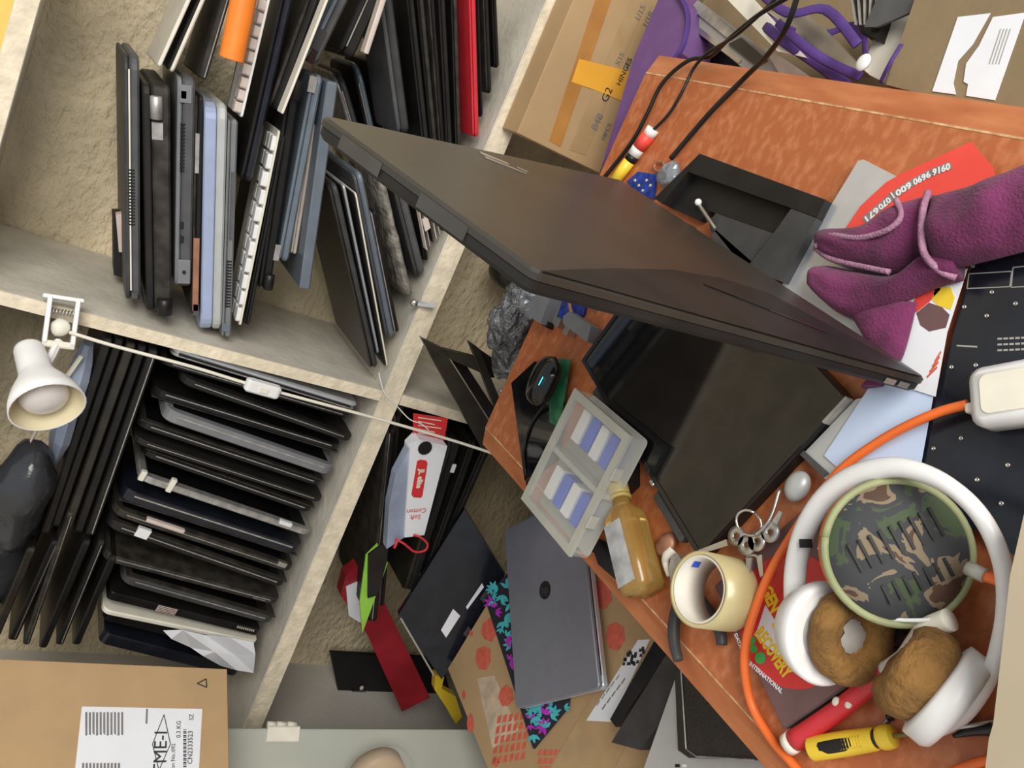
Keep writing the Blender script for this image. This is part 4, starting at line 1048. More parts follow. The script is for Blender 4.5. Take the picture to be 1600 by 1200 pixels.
# papers
bp_ = Thing('blue_paper', 'light blue paper sheet under the orange cable', 'paper')
flatpoly(bp_, [(1370, 588), (1462, 600), (1440, 722), (1425, 765), (1330, 750), (1288, 712)], ZD + .0132, .0005, 'blue_paper', BPAPER)
fw = Thing('printed_flyer', 'white flyer printed with red and orange food picture by the towel', 'leaflet')
FZ = ZD + .0150
fs = flatpoly(fw, [(1410, 485), (1440, 435), (1512, 420), (1480, 520), (1462, 620), (1400, 600)], FZ, .0005, 'sheet', PAPER)
flatpoly(fw, [(1421, 484), (1438, 452), (1462, 440), (1470, 452), (1452, 472), (1432, 488)], FZ + .0006, .0002, 'red_print', REDF, sub=fs)
flatpoly(fw, [(1462, 450), (1485, 448), (1492, 466), (1486, 484), (1466, 478), (1456, 468)], FZ + .0006, .0002, 'orange_print', YEL, sub=fs)
flatpoly(fw, [(1432, 489), (1452, 473), (1472, 480), (1484, 492), (1478, 512), (1452, 518), (1438, 508)], FZ + .0006, .0002, 'dark_print', MAUVE, sub=fs)
for k in range(4): flatpoly(fw, [(1448 + k * 4, 588 - k * 8), (1464 + k * 2, 572 - k * 8), (1465 + k * 2, 575 - k * 8), (1449 + k * 4, 591 - k * 8)], FZ + .0006, .0002, 'small_print', REDK, sub=fs)
rf = Thing('red_flyer', 'bright red flyer with white phone numbers under the towel', 'leaflet')
RZ = ZD + .0165
rs = flatpoly(rf, [(1322, 356), (1345, 322), (1385, 285), (1412, 270), (1518, 222), (1552, 262), (1560, 300), (1440, 330), (1370, 365)], RZ, .0005, 'sheet', REDF)
def deskline(T, body, pa, pb, z, size, m, sub=None, bold=0.0, shift=0.0, name='lettering'):
    a, b = az(*pa, z), az(*pb, z); m4 = frame((a + b) / 2, b - a, Vector((0, 0, 1)).cross(b - a))
    g = g_text(body, size, None, .00012, bold=bold)
    xs = [v.x for v in g[0]]; k = (b - a).length / max(max(xs) - min(xs), 1e-5)
    return T.w(([m4 @ Vector((v.x * k, v.y + shift, v.z)) for v in g[0]], g[1]), name, m, sub=sub)
rt = [(1486, 258), (1455, 270), (1425, 286), (1398, 304), (1372, 326), (1350, 345)]
for k in range(5):
    a, b = Vector(rt[k]), Vector(rt[k + 1]); d = (b - a).normalized(); n2 = Vector((-d.y, d.x))
    flatpoly(rf, [tuple(a + n2 * 5.5), tuple(b + n2 * 5.5), tuple(b - n2 * 5.5), tuple(a - n2 * 5.5)], RZ + .0006 + .00005 * k, .00015, 'dark_band', INKG, sub=rs)
for k, body in enumerate(('0916', '9690', '600', '| 070', '671')):
    deskline(rf, body, tuple(Vector(rt[k]) * .95 + Vector(rt[k + 1]) * .05), tuple(Vector(rt[k]) * .06 + Vector(rt[k + 1]) * .94), RZ + .0012, .0085, WHITE, rs, .0003, name='phone_number')
# black plate with screws
scb = Thing('black_screw_plate', 'black laptop bottom cover dotted with silver screws at the picture edge', 'laptop part')
SZ = ZD + .0105
flatpoly(scb, [(1527, 384), (1680, 350), (1760, 840), (1600, 880), (1560, 850), (1422, 770), (1440, 700)], SZ, -.008, 'cover', NAVYM)
for p in ((1520, 416), (1550, 457), (1507, 480), (1587, 475), (1542, 494), (1487, 574), (1525, 571), (1459, 701), (1502, 685), (1527, 750), (1575, 727), (1565, 787)):
    scb.w(g_lathe([(.0018, 0), (.0018, .0012), (.0008, .0012), (.0008, .0006)], 8, az(*p, SZ)), 'screw', METAL, True)
def oline(T, A_, B_, z, wpx, m, n):
    dxp, dyp = B_[0] - A_[0], B_[1] - A_[1]; l_ = math.hypot(dxp, dyp); ox, oy = -dyp / l_ * wpx / 2, dxp / l_ * wpx / 2
    flatpoly(T, [(A_[0] + ox, A_[1] + oy), (B_[0] + ox, B_[1] + oy), (B_[0] - ox, B_[1] - oy), (A_[0] - ox, A_[1] - oy)], z, .0002, n, m)
for bx in ([(1514, 428), (1581, 424), (1578, 448), (1511, 451)], [(1583, 418), (1640, 412), (1638, 446), (1580, 449)]):
    for i in range(4): oline(scb, bx[i], bx[(i + 1) % 4], SZ + .0001, 1.6, HGREY, 'outline_print')
oline(scb, (1527, 542), (1495, 540), SZ + .0001, 2.5, HGREY, 'print_line')
for k in range(3):
    for j in range(9): oline(scb, (1640 - j * 9.3, 526 + k * 9 + j * .4), (1633 - j * 9.3, 526.3 + k * 9 + j * .4), SZ + .0001, 3, HGREY, 'print_line')
# charger
ch = Thing('white_charger', 'white rounded power adapter on the black cover', 'charger')
c0 = az(1535, 655, SZ + .002)
exx = (az(1535, 600, SZ + .002) - c0).normalized()
ch.r.matrix_world = ch.m = frame(az(1556, 682, SZ + .001), az(1548, 582, SZ + .001) - az(1556, 682, SZ + .001), az(1450, 640, SZ) - az(1560, 655, SZ)); ch.inv = ch.m.inverted()
ch.l(g_rslab(.002, .048, -.06, .006, 0, .028, .010, .006), 'adapter_body', WHITE, True)
ch.l(g_rslab(.010, .040, -.05, -.004, .0282, .0292, .006, .0006), 'top_face', CREAM, False)
ch.l(g_rslab(.016, .024, .0062, .013, .010, .018, .002, .001, 2), 'cable_collar', CREAM)
# towel
tw_ = Thing('purple_towel', 'folded plum purple towel heaped over flyer and silver laptop', 'towel')
def fold2(A, B, z0, h, n=12, seed=0):
    """one rounded fold of cloth between two outlines"""
    m = 5
    a3 = catmull([az(x, y, z0 + h * .5) for x, y in A], m); b3 = catmull([az(x, y, z0 + h * .5) for x, y in B], m)
    k = min(len(a3), len(b3)); L = []
    for i in range(k):
        p, q = a3[i], b3[i]; f = i / (k - 1); ring = []
        e = min(1, .45 + f * 4)
        for v in range(n + 1):
            t = v / n; c = p.lerp(q, t)
            hh = h * e * (math.sin(math.pi * t) ** .45 if 0 < t < 1 else 0) * (1 + .35 * noise.noise((f * 5 + seed, t * 2.5, seed)))
            ring.append(Vector((c.x, c.y, z0 + .002 + hh)))
        for v in range(n, -1, -1):
            c = p.lerp(q, v / n); ring.append(Vector((c.x, c.y, z0)))
        L.append(ring)
    return g_loft(L)
TZ = ZD + .034
Tb = ZD + .0175
g_a = fold2([(1450, 300), (1500, 288), (1560, 266), (1640, 236), (1720, 208)], [(1446, 402), (1480, 412), (1530, 402), (1600, 384), (1720, 358)], Tb + .013, .022, seed=1)
g_b = fold2([(1270, 372), (1288, 355), (1345, 350), (1390, 318), (1452, 300)], [(1276, 388), (1305, 406), (1352, 418), (1392, 424), (1455, 392)], Tb + .006, .016, seed=3)
g_c = fold2([(1260, 430), (1278, 412), (1330, 420), (1395, 428), (1445, 396), (1500, 400)], [(1264, 452), (1300, 484), (1336, 494), (1392, 474), (1450, 448), (1498, 434)], Tb + .002, .017, seed=6)
g_d = fold2([(1428, 470), (1418, 515), (1403, 562), (1375, 602)], [(1318, 478), (1346, 525), (1372, 572), (1345, 606)], Tb, .010, seed=8)
body = tw_.w(merge([g_a, g_b, g_c, g_d]), 'towel_cloth', CLOTH, True)
def hem(pts, r=.0022):
    tw_.w(g_tube([az(x, y, z) for x, y, z in pts], r, 7, 6), 'hem', HEM, True)
hem([(1450, 300, TZ + .006), (1442, 330, TZ + .014), (1440, 370, TZ + .014), (1446, 400, TZ + .010), (1470, 424, TZ + .002), (1494, 434, TZ - .004)], .003)
hem([(1274, 386, TZ), (1296, 368, TZ + .005), (1340, 372, TZ + .008), (1385, 360, TZ + .009), (1408, 338, TZ + .008), (1400, 312, TZ + .002)], .0027)
hem([(1274, 388, TZ - .004), (1300, 405, TZ - .002), (1350, 417, TZ), (1390, 425, TZ)], .0027)

# orange cables
oc = Thing('orange_cable', 'orange cable winding from the charger across the desk to the corner', 'cable')
pts = [(1512, 632, .775), (1470, 643, .775), (1420, 664, .775), (1370, 692, .774), (1318, 730, .772), (1275, 780, .772), (1240, 832, .775), (1208, 885, .775), (1184, 940, .775), (1166, 1000, .772), (1164, 1050, .767), (1176, 1105, .757), (1205, 1155, .755), (1240, 1195, .755), (1275, 1240, .755)]
oc.w(g_tube([az(*p) for p in pts], .0040, 9, 6), 'orange_cable', ORGC, True)
o2 = Thing('orange_cable_with_plug', 'orange cable with a clear plug leaving the picture on the right', 'cable')
o2.w(g_tube([az(1538, 900, .805), az(1570, 910, .803), (az(1640, 935, .80))], .0040, 9, 4), 'cable', ORGC, True)
o2.w(g_tube([az(1512, 887, .805), az(1540, 900, .805)], .0052, 9, 0), 'clear_plug', CLEARW, True)
o3 = Thing('orange_cable_end', 'orange cable end at the bottom picture edge', 'cable')
o3.w(g_tube([az(1490, 1205, .755), az(1540, 1188, .755), az(1570, 1190, .755)], .0035, 8, 3), 'orange_cable_end', ORGC, True)

# disc sleeve
DZ = ZD + .0115
o_, px_, py_ = az(1224, 1139, DZ), az(1322, 1072, DZ), az(1141, 985, DZ)
ex_ = (px_ - o_).normalized(); ey_ = py_ - o_; ey_ = (ey_ - ex_ * ey_.dot(ex_)).normalized()
m_ = frame(o_ - Vector((0, 0, .011)), ex_, ey_)
if m_.col[2].z < 0: print('flip sleeve')
ds = Thing('disc_case', 'mauve disc case with a red round print and yellow lettering', 'disc case', None, m_)
ds.l(g_rslab(0, .125, 0, .142, 0, .0105, .002, .001, 2), 'case_body', MAUVE)
ds.l(g_box(.002, .123, -.0006, .0006, .001, .0095), 'case_spine', GREYD)
rdisc = ds.l(g_lathe([(.0575, .0105), (.0575, .0110)], 48, (.058, .070, 0)), 'red_disc_print', REDP)
def dsl(t_, pa, pb, size, m, bold=.0008):
    a, b = lift(*pa, ds, .0112), lift(*pb, ds, .0112); d = b - a
    m4 = frame((a + b) / 2, d, Vector((0, 0, 1)).cross(d)); g = g_text(t_, size, None, .00015, bold=bold)
    xs = [v.x for v in g[0]]; k = d.length / (max(xs) - min(xs))
    return ds.l(([m4 @ Vector((v.x * k, v.y, v.z)) for v in g[0]], g[1]), 'lettering', m, sub=rdisc)
def dsp(pts, z, m, n='print_patch'):
    return ds.l(g_prism([lift(*p, ds, z) for p in pts], (0, 0, .0002)), n, m, sub=rdisc)
dsp([(1183, 985), (1196, 945), (1224, 990), (1246, 1030), (1236, 1042), (1178, 992)], .0110, PAPER, 'white_patch')
dsl('RECOVERY', (1184, 984), (1232, 1056), .0165, YELP)
dsl('GEN', (1196, 918), (1212, 955), .0165, YELP); dsl('DUOS', (1212, 970), (1242, 1034), .0165, YELP)
for px, py, rr in ((1174, 1001, 7), (1188, 1028, 9), (1178, 1014, 6)):
    dsp([(px + rr * math.cos(k * .785), py + rr * 1.1 * math.sin(k * .785)) for k in range(8)], .0112, GRN, 'green_dot')
dsl('INTERNATIONAL', (1171, 1036), (1222, 1081), .0055, PAPER, .0002)
dsl('DATA', (1149, 990), (1158, 1012), .005, PAPER, .0002)

# tape roll
tp = Thing('tape_roll', 'roll of clear packing tape lying beside the pliers', 'tape roll')
bt = az(1138, 928, ZD + .017); ro = .0345
tp.w(g_lathe([(ro, 0), (ro, .042), (ro - .0035, .042), (ro - .0035, 0)], 44, bt, (0.02, 0, 1), close=True), 'tape', TAPEC, True)
tp.w(g_lathe([(ro - .0038, .0005), (ro - .0038, .0415), (ro - .0058, .0415), (ro - .0058, .0005)], 44, bt, (0.02, 0, 1), close=True), 'core', TAPEI, True)
q = bt + Vector((.014, .0245, .030)); tp.w(g_box(q.x - .005, q.x + .005, q.y, q.y + .0004, q.z - .005, q.z + .004), 'core_print', BLUE)

# pliers
pliers = Thing('pliers', 'black handled pliers with a red collar next to the tape roll', 'pliers')
zz = ZD + .008
pliers.w(g_tube([az(1062, 934, zz), az(1054, 965, zz), az(1053, 1000, zz), az(1060, 1032, zz)], lambda t: .0062 - .002 * abs(t - .5), 10, 5), 'handle', CHAR, True)
pliers.w(g_tube([az(1068, 900, zz), az(1100, 945, zz), az(1124, 985, zz), az(1128, 1008, zz)], lambda t: .0062 - .002 * abs(t - .5), 10, 5), 'handle', CHAR, True)
pliers.w(g_tube([az(1064, 926, zz), az(1062, 935, zz)], .0058, 10, 0), 'red_collar', RED, True)
pliers.w(g_prism([az(*p, zz - .003) for p in ((1058, 928), (1052, 888), (1056, 872), (1066, 866), (1074, 880), (1074, 905), (1070, 928))], (0, 0, .007)), 'jaw', METALD)

# bottle
bo = Thing('amber_bottle', 'small amber plastic bottle with yellowed cap lying on the desk', 'bottle')
a, b = az(963, 756, ZD + .022), az(1006, 925, ZD + .022)
ax_ = (b - a).normalized(); L_ = (b - a).length
m_ = frame(a, ax_, Vector((0, 0, 1)).cross(ax_))
bo.r.matrix_world = bo.m = m_; bo.inv = m_.inverted()
def sq(x, h, rr):
    o = []
    for k in range(24):
        t = 2 * math.pi * k / 24; c, s = math.cos(t), math.sin(t); p = 2.0 + rr * 3
        f_ = (abs(c) ** p + abs(s) ** p) ** (-1 / p); o.append((x, c * h * f_, s * h * f_))
    return o
bo.l(g_loft([sq(.018, .0095, 0), sq(.026, .0095, 0), sq(.030, .012, .2), sq(.040, .0185, 1), sq(.045, .0195, 1), sq(L_ - .004, .0195, 1), sq(L_, .017, 1)]), 'bottle_body', AMBER, True)
bo.l(g_lathe([(.0115, -.004), (.0125, -.002), (.0125, .014), (.0105, .016)], 20, (0, 0, 0), (1, 0, 0)), 'cap', CAPY, True)
bo.l(g_lathe([(.0130, .0165), (.0130, .0195)], 20, (0, 0, 0), (1, 0, 0)), 'neck_ring', CAPY, True)
bo.l(g_box(.050, L_ - .008, -.0155, .010, .0190, .0200), 'foil_label', FOIL)

# compartment box
cb = Thing('compartment_box', 'cloudy clear plastic compartment box with blue cards overhanging the desk edge', 'storage box')
CZ = ZD + .052
c1, c0_, c3 = az(890, 868, CZ), az(825, 760, CZ), az(985, 682, CZ)
ex_ = (c3 - c1); ey_ = (c0_ - c1)
m_ = frame(c1 - Vector((0, 0, .028)), ex_, ey_)
if m_.col[2].z < 0: m_ = frame(c0_ - Vector((0, 0, .028)), ex_, -ey_)
cb.r.matrix_world = cb.m = m_; cb.inv = m_.inverted()
W_, H_ = ex_.length, abs(ey_.dot(m_.col[1].to_3d()))
cb.l(g_rslab(0, W_, 0, H_, 0, .0020, .006, .0006), 'floor_plate', CLEARW)
cb.l(g_frame(0, W_, 0, H_, .0022, .0245, .0022, .0022, .0022, .0022), 'walls', CLEAR)
cb.l(g_rslab(0, W_, 0, H_, .0268, .028, .006, .0004), 'lid_sheet', CLEAR)
cb.l(g_frame(-.001, W_ + .001, -.001, H_ + .001, .0246, .0292, .010, .010, .010, .010), 'lid_rim', CLEARW)
cb.l(g_box(W_ * .48, W_ * .52, .004, H_ - .004, .003, .024), 'partition', CLEARW)
for x in (.28, .78):
    for k in range(4):
        xx = W_ * x - .025 + k * .0; yy = H_ * (.18 + .17 * k)
        cb.l(g_rslab(W_ * x - .020, W_ * x + .020, yy, yy + H_ * .13, .0022, .019 + .001 * (k % 2), .001, .0004, 1), 'card', BLUE if k % 2 == 0 else WHITE)
for y in (.3, .7): cb.l(g_rslab(W_ * y - .008, W_ * y + .008, -.004, -.0012, .016, .029, .001, .0008, 1), 'latch', CLEARW)
ub = Thing('black_tray', 'black tray under the compartment box at the desk edge', 'tray')
flatpoly(ub, [(900, 855), (985, 700), (1000, 725), (1000, 760), (945, 815), (915, 862)], ZD + .0008, .014, 'tray_base', BLK)
# phone / mouse
ph = Thing('black_tablet', 'glossy black flat device under the mouse at the desk corner', 'phone')
flatpoly(ph, [(805, 600), (842, 566), (890, 640), (872, 720), (826, 752)], ZD + .0008, .007, 'device_body', BLKG)
flatpoly(ph, [(810, 604), (842, 575), (880, 640), (865, 710), (829, 742)], ZD + .0079, .0004, 'device_glass', SCRN)
pg = Thing('green_circuit_board', 'narrow green circuit board sticking out beside the mouse', 'circuit board')
flatpoly(pg, [(858, 560), (892, 562), (880, 640), (872, 668), (860, 660)], ZD + .0089, .0016, 'board', PCBG)
ms = Thing('black_mouse', 'shiny black mouse with blue light bar and black cable', 'mouse')
c_ = az(850, 596, ZD + .0285)
a1 = (az(838, 625, ZD + .02) - az(866, 566, ZD + .02)).normalized(); b1 = Vector((0, 0, 1)).cross(a1)
V_, F_ = [], []
L2 = []
for i in range(13):
    t = -1 + i / 6; rr = math.sqrt(max(1 - abs(t) ** 2.6, .0))
    L2.append([c_ + a1 * t * .036 + b1 * (.024 * rr + .0006) * math.cos(k * math.pi / 9) + Vector((0, 0, 1)) * (((.017 if math.sin(k * math.pi / 9) > 0 else .013) * rr + .0004) * math.sin(k * math.pi / 9)) for k in range(18)])
ms.w(g_loft(L2), 'mouse_body', BLKG, True)
for k in range(4):
    q = c_ + Vector((0, 0, .0172)) + a1 * (-.002 + k * .0022) + b1 * .004
    q0_ = az(843 + k * 1.6, 600 - k * 3, ZD + .0462)
    ms.w(g_box(q0_.x - .0018, q0_.x + .0018, q0_.y - .0004, q0_.y + .0004, q0_.z, q0_.z + .0006), 'light_bar', LED)
ms.w(g_tube([az(852, 632, ZD + .015), az(838, 650, ZD + .010), az(825, 675, ZD + .010), az(818, 705, ZD + .010), az(822, 745, ZD + .006), az(826, 775, ZD - .03)], .0018, 7, 5), 'mouse_cable', BLK, True)
# adapter, blue board, metal connectors near the corner
ad = Thing('grey_drive_adapter', 'grey metal drive box beside a blue circuit board at the desk end', 'adapter')
flatpoly(ad, [(846, 478), (874, 450), (884, 456), (862, 512), (842, 498)], ZD + .0008, .020, 'shell', GREY)
flatpoly(ad, [(864, 505), (880, 460), (882, 461), (866, 507)], ZD + .0212, .001, 'chrome_edge', METAL)
bl2 = Thing('blue_circuit_board', 'blue circuit board with brown cable beside the grey drive box', 'circuit board')
flatpoly(bl2, [(878, 452), (922, 462), (914, 494), (895, 492), (872, 510)], ZD + .0008, .003, 'board', PCBB)
bl2.w(g_tube([az(894, 456, ZD + .010), az(890, 475, ZD + .012), az(894, 495, ZD + .010), az(888, 508, ZD + .006)], .0026, 7, 5), 'brown_cable', COPPER, True)
for p in ((930, 472), (878, 506), (892, 518)):
    bl2.w(g_box(*[c for v in zip(az(*p, ZD + .006) - Vector((.006, .006, .005)), az(*p, ZD + .006) + Vector((.006, .006, .008))) for c in v]), 'connector', METAL)
gr = Thing('grey_power_block', 'small grey power block touching the glossy screen', 'adapter')
flatpoly(gr, [(896, 500), (906, 492), (940, 515), (934, 540), (896, 512)], ZD + .0008, .018, 'grey_power_block', GREY)
bcp2 = Thing('black_clip', 'short black clip at the desk end edge', 'clip')
flatpoly(bcp2, [(840, 500), (844, 494), (866, 506), (864, 516)], ZD + .0008, .010, 'black_clip', BLKM)
# navy strip, orange peel and white tissue near the bottle
nv = Thing('navy_bracket', 'navy plastic bracket under the bottle at the desk edge', 'bracket')
flatpoly(nv, [(925, 862), (938, 842), (962, 855), (985, 915), (990, 930), (984, 934), (975, 916), (936, 882), (930, 864)], ZD + .0008, .0015, 'navy_bracket', NAVYM)
tis = Thing('white_tissue', 'twisted white tissue scrap beside the bottle', 'tissue')
tis.w(g_tube([az(1052, 858, ZD + .006), az(1042, 868, ZD + .008), (az(1040, 880, ZD + .006)), az(1046, 900, ZD + .005)], lambda t: .006 - .003 * t, 7, 5), 'white_tissue', CREAM, True)
pk = Thing('brown_peel', 'dry orange brown scrap under the screen hinge', 'scrap')
pk.w(g_blob(az(1040, 850, ZD + .007), .013, .011, .006, .35, 60, seed=3), 'brown_peel', COPPER, True)

# keys
ky = Thing('key_bunch', 'bunch of metal keys on a ring beside the orange cable', 'keys')
kz = ZD + .020
cR = az(1170, 817, kz + .006)
ky.w(g_tube([cR + Vector((.011 * math.cos(t), .013 * math.sin(t), .003 * math.sin(t))) for t in [k * math.pi / 9 for k in range(19)]], .0013, 7, 0), 'key_ring', METAL, True)
def key(p_tip, p_neck, p_head, m):
    a, b, c = az(*p_tip, kz), az(*p_neck, kz), az(*p_head, kz)
    d = (c - a).normalized(); s = Vector((0, 0, 1)).cross(d)
    ky.w(g_prism([a - s * .002, a + s * .002, b + s * .0032, b - s * .0032], (0, 0, .002)), 'key_blade', m)
    ky.w(g_lathe([(.0095, -.0002), (.0095, .0024), (.003, .0024), (.003, -.0002)], 14, c, (0, 0, 1), close=True), 'key_head', m, True)
key((1094, 863), (1138, 848), (1152, 838), METAL)
key((1170, 902), (1172, 872), (1168, 852), METALD)
key((1192, 900), (1188, 868), (1184, 846), METAL)
key((1222, 800), (1212, 818), (1205, 832), METALD)
ky.w(g_tube([az(1218, 765, kz), az(1208, 800, kz + .002), az(1196, 822, kz + .004), az(1180, 836, kz + .004)], .0018, 6, 5), 'chain', METAL, True)
ky.w(g_tube([az(1166, 870, kz), az(1180, 868, kz + .002), az(1190, 880, kz), az(1190, 902, kz)], .0014, 6, 5), 'chain', METAL, True)

# camouflage speaker
spk = Thing('camouflage_speaker', 'round camouflage fabric speaker inside the headphone band', 'speaker')
axs_ = cdir(-.12, -.14, -.98)
c_ = az(1402, 862, ZD + .056)
spk.w(g_lathe([(.017, -.040), (.041, -.036), (.049, -.020), (.052, -.004), (.049, .004), (.034, .010), (.013, .013), (.001, .0135)], 44, c_, axs_), 'drum', CAMO, True)
uu = Vector((0, 0, 1)); uu = (uu - axs_ * uu.dot(axs_)).normalized(); vv = axs_.cross(uu)
spk.w(g_tube([c_ + axs_ * .001 + (uu * math.cos(t) + vv * math.sin(t)) * .0522 for t in [k * math.pi / 24 for k in range(49)]], .0032, 8, 0), 'piping', OLIVE, True)
spk.w(g_tube([c_ - axs_ * .016 + (uu * math.cos(t) + vv * math.sin(t)) * .0507 for t in [k * math.pi / 24 for k in range(49)]], .0022, 8, 0), 'orange_rim', ORGC, True)
spx = cdir(.42, .90, -.1); spx = (spx - axs_ * spx.dot(axs_)).normalized(); spy = axs_.cross(spx)
for i in range(9):
    for j, ln_ in ((0, .022), (1, .014)):
        cy_ = -.032 + i * .008; cx_ = -.010 if j == 0 else .022
        if cx_ ** 2 + cy_ ** 2 > .0014: continue
        p = c_ + spx * cx_ + spy * cy_ + axs_ * (.0130 - (cx_ ** 2 + cy_ ** 2) * 2.6)
        spk.w(g_prism([p + spx * u * ln_ / 2 + spy * v * .0011 for u, v in ((-1, -1), (1, -1), (1, 1), (-1, 1))], axs_ * .0022), 'grille_slot', BLKM)
ly = Thing('white_cord_loop', 'thin white cord looping over the speaker', 'cord')
ly.w(g_tube([az(1280, 858, ZD + .07), az(1290, 842, ZD + .073), az(1306, 842, ZD + .075), az(1312, 862, ZD + .075), az(1308, 880, ZD + .072), az(1318, 910, ZD + .066), az(1345, 945, ZD + .06), az(1390, 966, ZD + .055), az(1440, 969, ZD + .05), az(1475, 965, ZD + .045)], .0016, 7, 5), 'white_cord_loop', WHITE, True)
dk = Thing('dark_block', 'dark plastic block lying under the headphones', 'block')
flatpoly(dk, [(1372, 960), (1420, 965), (1428, 995), (1405, 1015), (1378, 990)], ZD + .0008, .016, 'dark_block', NAVYM)

# headphones
hpn = Thing('white_headphones', 'white over-ear headphones with worn tan cushions', 'headphones')
bandp = [(1250, 1000, .795), (1243, 950, .80), (1243, 890, .806), (1258, 828, .812), (1292, 775, .818), (1340, 742, .822), (1395, 730, .824), (1450, 742, .824), (1500, 772, .822), (1540, 818, .818), (1566, 880, .812), (1572, 945, .804), (1562, 1010, .794), (1540, 1070, .782), (1508, 1118, .768), (1470, 1142, .762)]
bp3 = [az(*p) for p in bandp]
P = catmull(bp3, 5); L3 = []
for i, p in enumerate(P):
    t = (P[min(i + 1, len(P) - 1)] - P[max(i - 1, 0)]).normalized(); f_ = i / (len(P) - 1)
    view = (CAM - p).normalized(); s_ = t.cross(view).normalized(); n_ = s_.cross(t)
    ww = .0088 if f_ < .32 else .0088 - .0028 * min((f_ - .32) / .2, 1); ww *= (1 if f_ < .8 else 1 - .35 * (f_ - .8) / .2)
    L3.append([p + s_ * ww * math.cos(a_) + n_ * .0065 * math.sin(a_) for a_ in [2 * math.pi * k / 14 for k in range(14)]])
bnd = hpn.w(g_loft(L3), 'headband', WHITE, True)
q = P[12]; 
vw = (CAM - az(1258, 848, .82)).normalized()
m4 = frame(az(1259, 849, .8175), cdir(1, 0, 0), vw.cross(cdir(1, 0, 0)))
hpn.w(tw(hpn, g_box(-.005, .005, -.0035, .0035, -.0008, .0008), m4), 'slider_mark', BLK, sub=bnd)
axl = cdir(.34, -.04, -.94); cl = az(1288, 988, ZD + .054)
hpn.w(g_lathe([(.001, -.030), (.02, -.028), (.033, -.019), (.039, -.006), (.0405, .004), (.038, .0075), (.034, .006)], 40, cl, axl), 'ear_cup', WHITE, True)
hpn.w(g_lathe([(.001, .004), (.0375, .0045), (.0375, .0055), (.001, .007)], 40, cl, axl), 'cup_face', HGREY, True)
def torus(c, ax, R_, r_, h, n=36, k=12, wob=0.0, fl=1.0):
    ax = Vector(ax).normalized(); a = Vector((0, 0, 1)) if abs(ax.z) < .8 else Vector((1, 0, 0))
    u = (a - ax * a.dot(ax)).normalized(); v = ax.cross(u); L = []
    for i in range(n):
        t = 2 * math.pi * i / n; d = u * math.cos(t) + v * math.sin(t)
        L.append([c + d * (R_ + r_ * math.cos(s) * (1 + wob * noise.noise((math.cos(t) * 5, math.sin(t) * 5, s)))) + ax * (h + r_ * fl * math.sin(s) * (1 + wob * noise.noise((t * 3, s, 4)))) for s in [2 * math.pi * j / k for j in range(k)]])
    L.append(L[0]); return g_loft(L, caps=False)
cu = cl + cdir(1, 0, 0) * .013
hpn.w(torus(cu, axl, .0258, .0122, .012, wob=.3, fl=.9), 'ear_cushion', BROWNF, True)
hpn.w(g_lathe([(.001, .0105), (.016, .0110), (.018, .006)], 24, cu, axl), 'speaker_cloth', HGREY, True)
axr = cdir(-.77, -.63, .50); cr_ = az(1466, 1078, ZD + .041)
hpn.w(g_lathe([(.020, -.017), (.036, -.016), (.0385, -.012), (.0385, .001), (.032, .003)], 40, cr_, axr), 'ear_cup', WHITE, True)
hpn.w(torus(cr_, axr, .0235, .0135, .017, wob=.12, fl=1.25), 'ear_cushion', BROWNF, True)
hpn.w(g_lathe([(.001, .003), (.030, .0035), (.030, .014), (.001, .012)], 30, cr_, axr), 'cushion_core', HGREY, True)

# red brush tool and screwdriver, small screw
br = Thing('red_brush', 'red handled tool with white neck lying below the headphones', 'brush')
z_ = ZD + .011
br.w(g_tube([az(1240, 1158, z_), az(1320, 1102, z_), az(1384, 1048, z_ + .014)], lambda t: .0088 - .0018 * t, 14, 5), 'handle', RED, True)
br.w(g_tube([az(1231, 1164, z_), az(1240, 1158, z_)], .0092, 14, 0), 'end_cap', CREAM, True)
br.w(g_tube([az(1384, 1048, z_ + .014), az(1405, 1028, z_ + .018), az(1430, 1000, z_ + .026), az(1450, 982, z_ + .03), az(1485, 968, z_ + .032)], lambda t: (.0072 - .010 * t) if t < .32 else .0042 + .004 * min((t - .32) * 2.4, 1), 12, 5), 'white_neck', CREAM, True)
for px in ((1306, 1096), (1326, 1100)):
    br.w(g_blob(az(*px, z_ + .007), .004, .003, .0022, .1), 'worn_spot', CREAM, True)
sd = Thing('yellow_screwdriver', 'yellow and black screwdriver at the bottom right of the desk', 'screwdriver')
z_ = ZD + .0105
a, b = az(1268, 1170, z_), az(1396, 1150, z_); d_ = b - a
sd.w(g_tube([a, a + d_ * .05, a + d_ * .25, a + d_ * .55, a + d_ * .76, a + d_ * .8], lambda t: (.004 + .055 * t) if t < .1 else .0098 - .003 * max(t - .5, 0), 16, 5), 'handle', YEL, True)
gp = (CAM - a).normalized()
sd.w(g_tube([a + d_ * .04 + gp * .003 + Vector((.001, .001, 0)), a + d_ * .2 + gp * .0035, a + d_ * .45 + gp * .0035, a + d_ * .62 + gp * .003], lambda t: .0075 - .006 * abs(t - .5) ** 2, 14, 5), 'grip', BLKM, True)
for k in range(8):
    t = .36 + k * .034
    q = a + d_ * t; s_ = d_.normalized()
    sd.w(g_tube([q + gp * .0102 + s_.cross(gp) * .005, q + gp * .0116, q + gp * .0102 - s_.cross(gp) * .005], .0007, 5, 2), 'grip_rib', YEL, True)
sd.w(g_tube([a + d_ * .76, a + d_ * .86], .0072, 14, 0), 'black_collar', NAVYM, True)
sd.w(g_tube([a + d_ * .85, a + d_ * .90, a + d_ * .96, b], lambda t: .0095 - .002 * abs(t - .4), 12, 3), 'bolster', YEL, True)
sd.w(g_tube([b, az(1556, 1128, z_ - .004)], .0019, 8, 0), 'shaft', METAL, True)
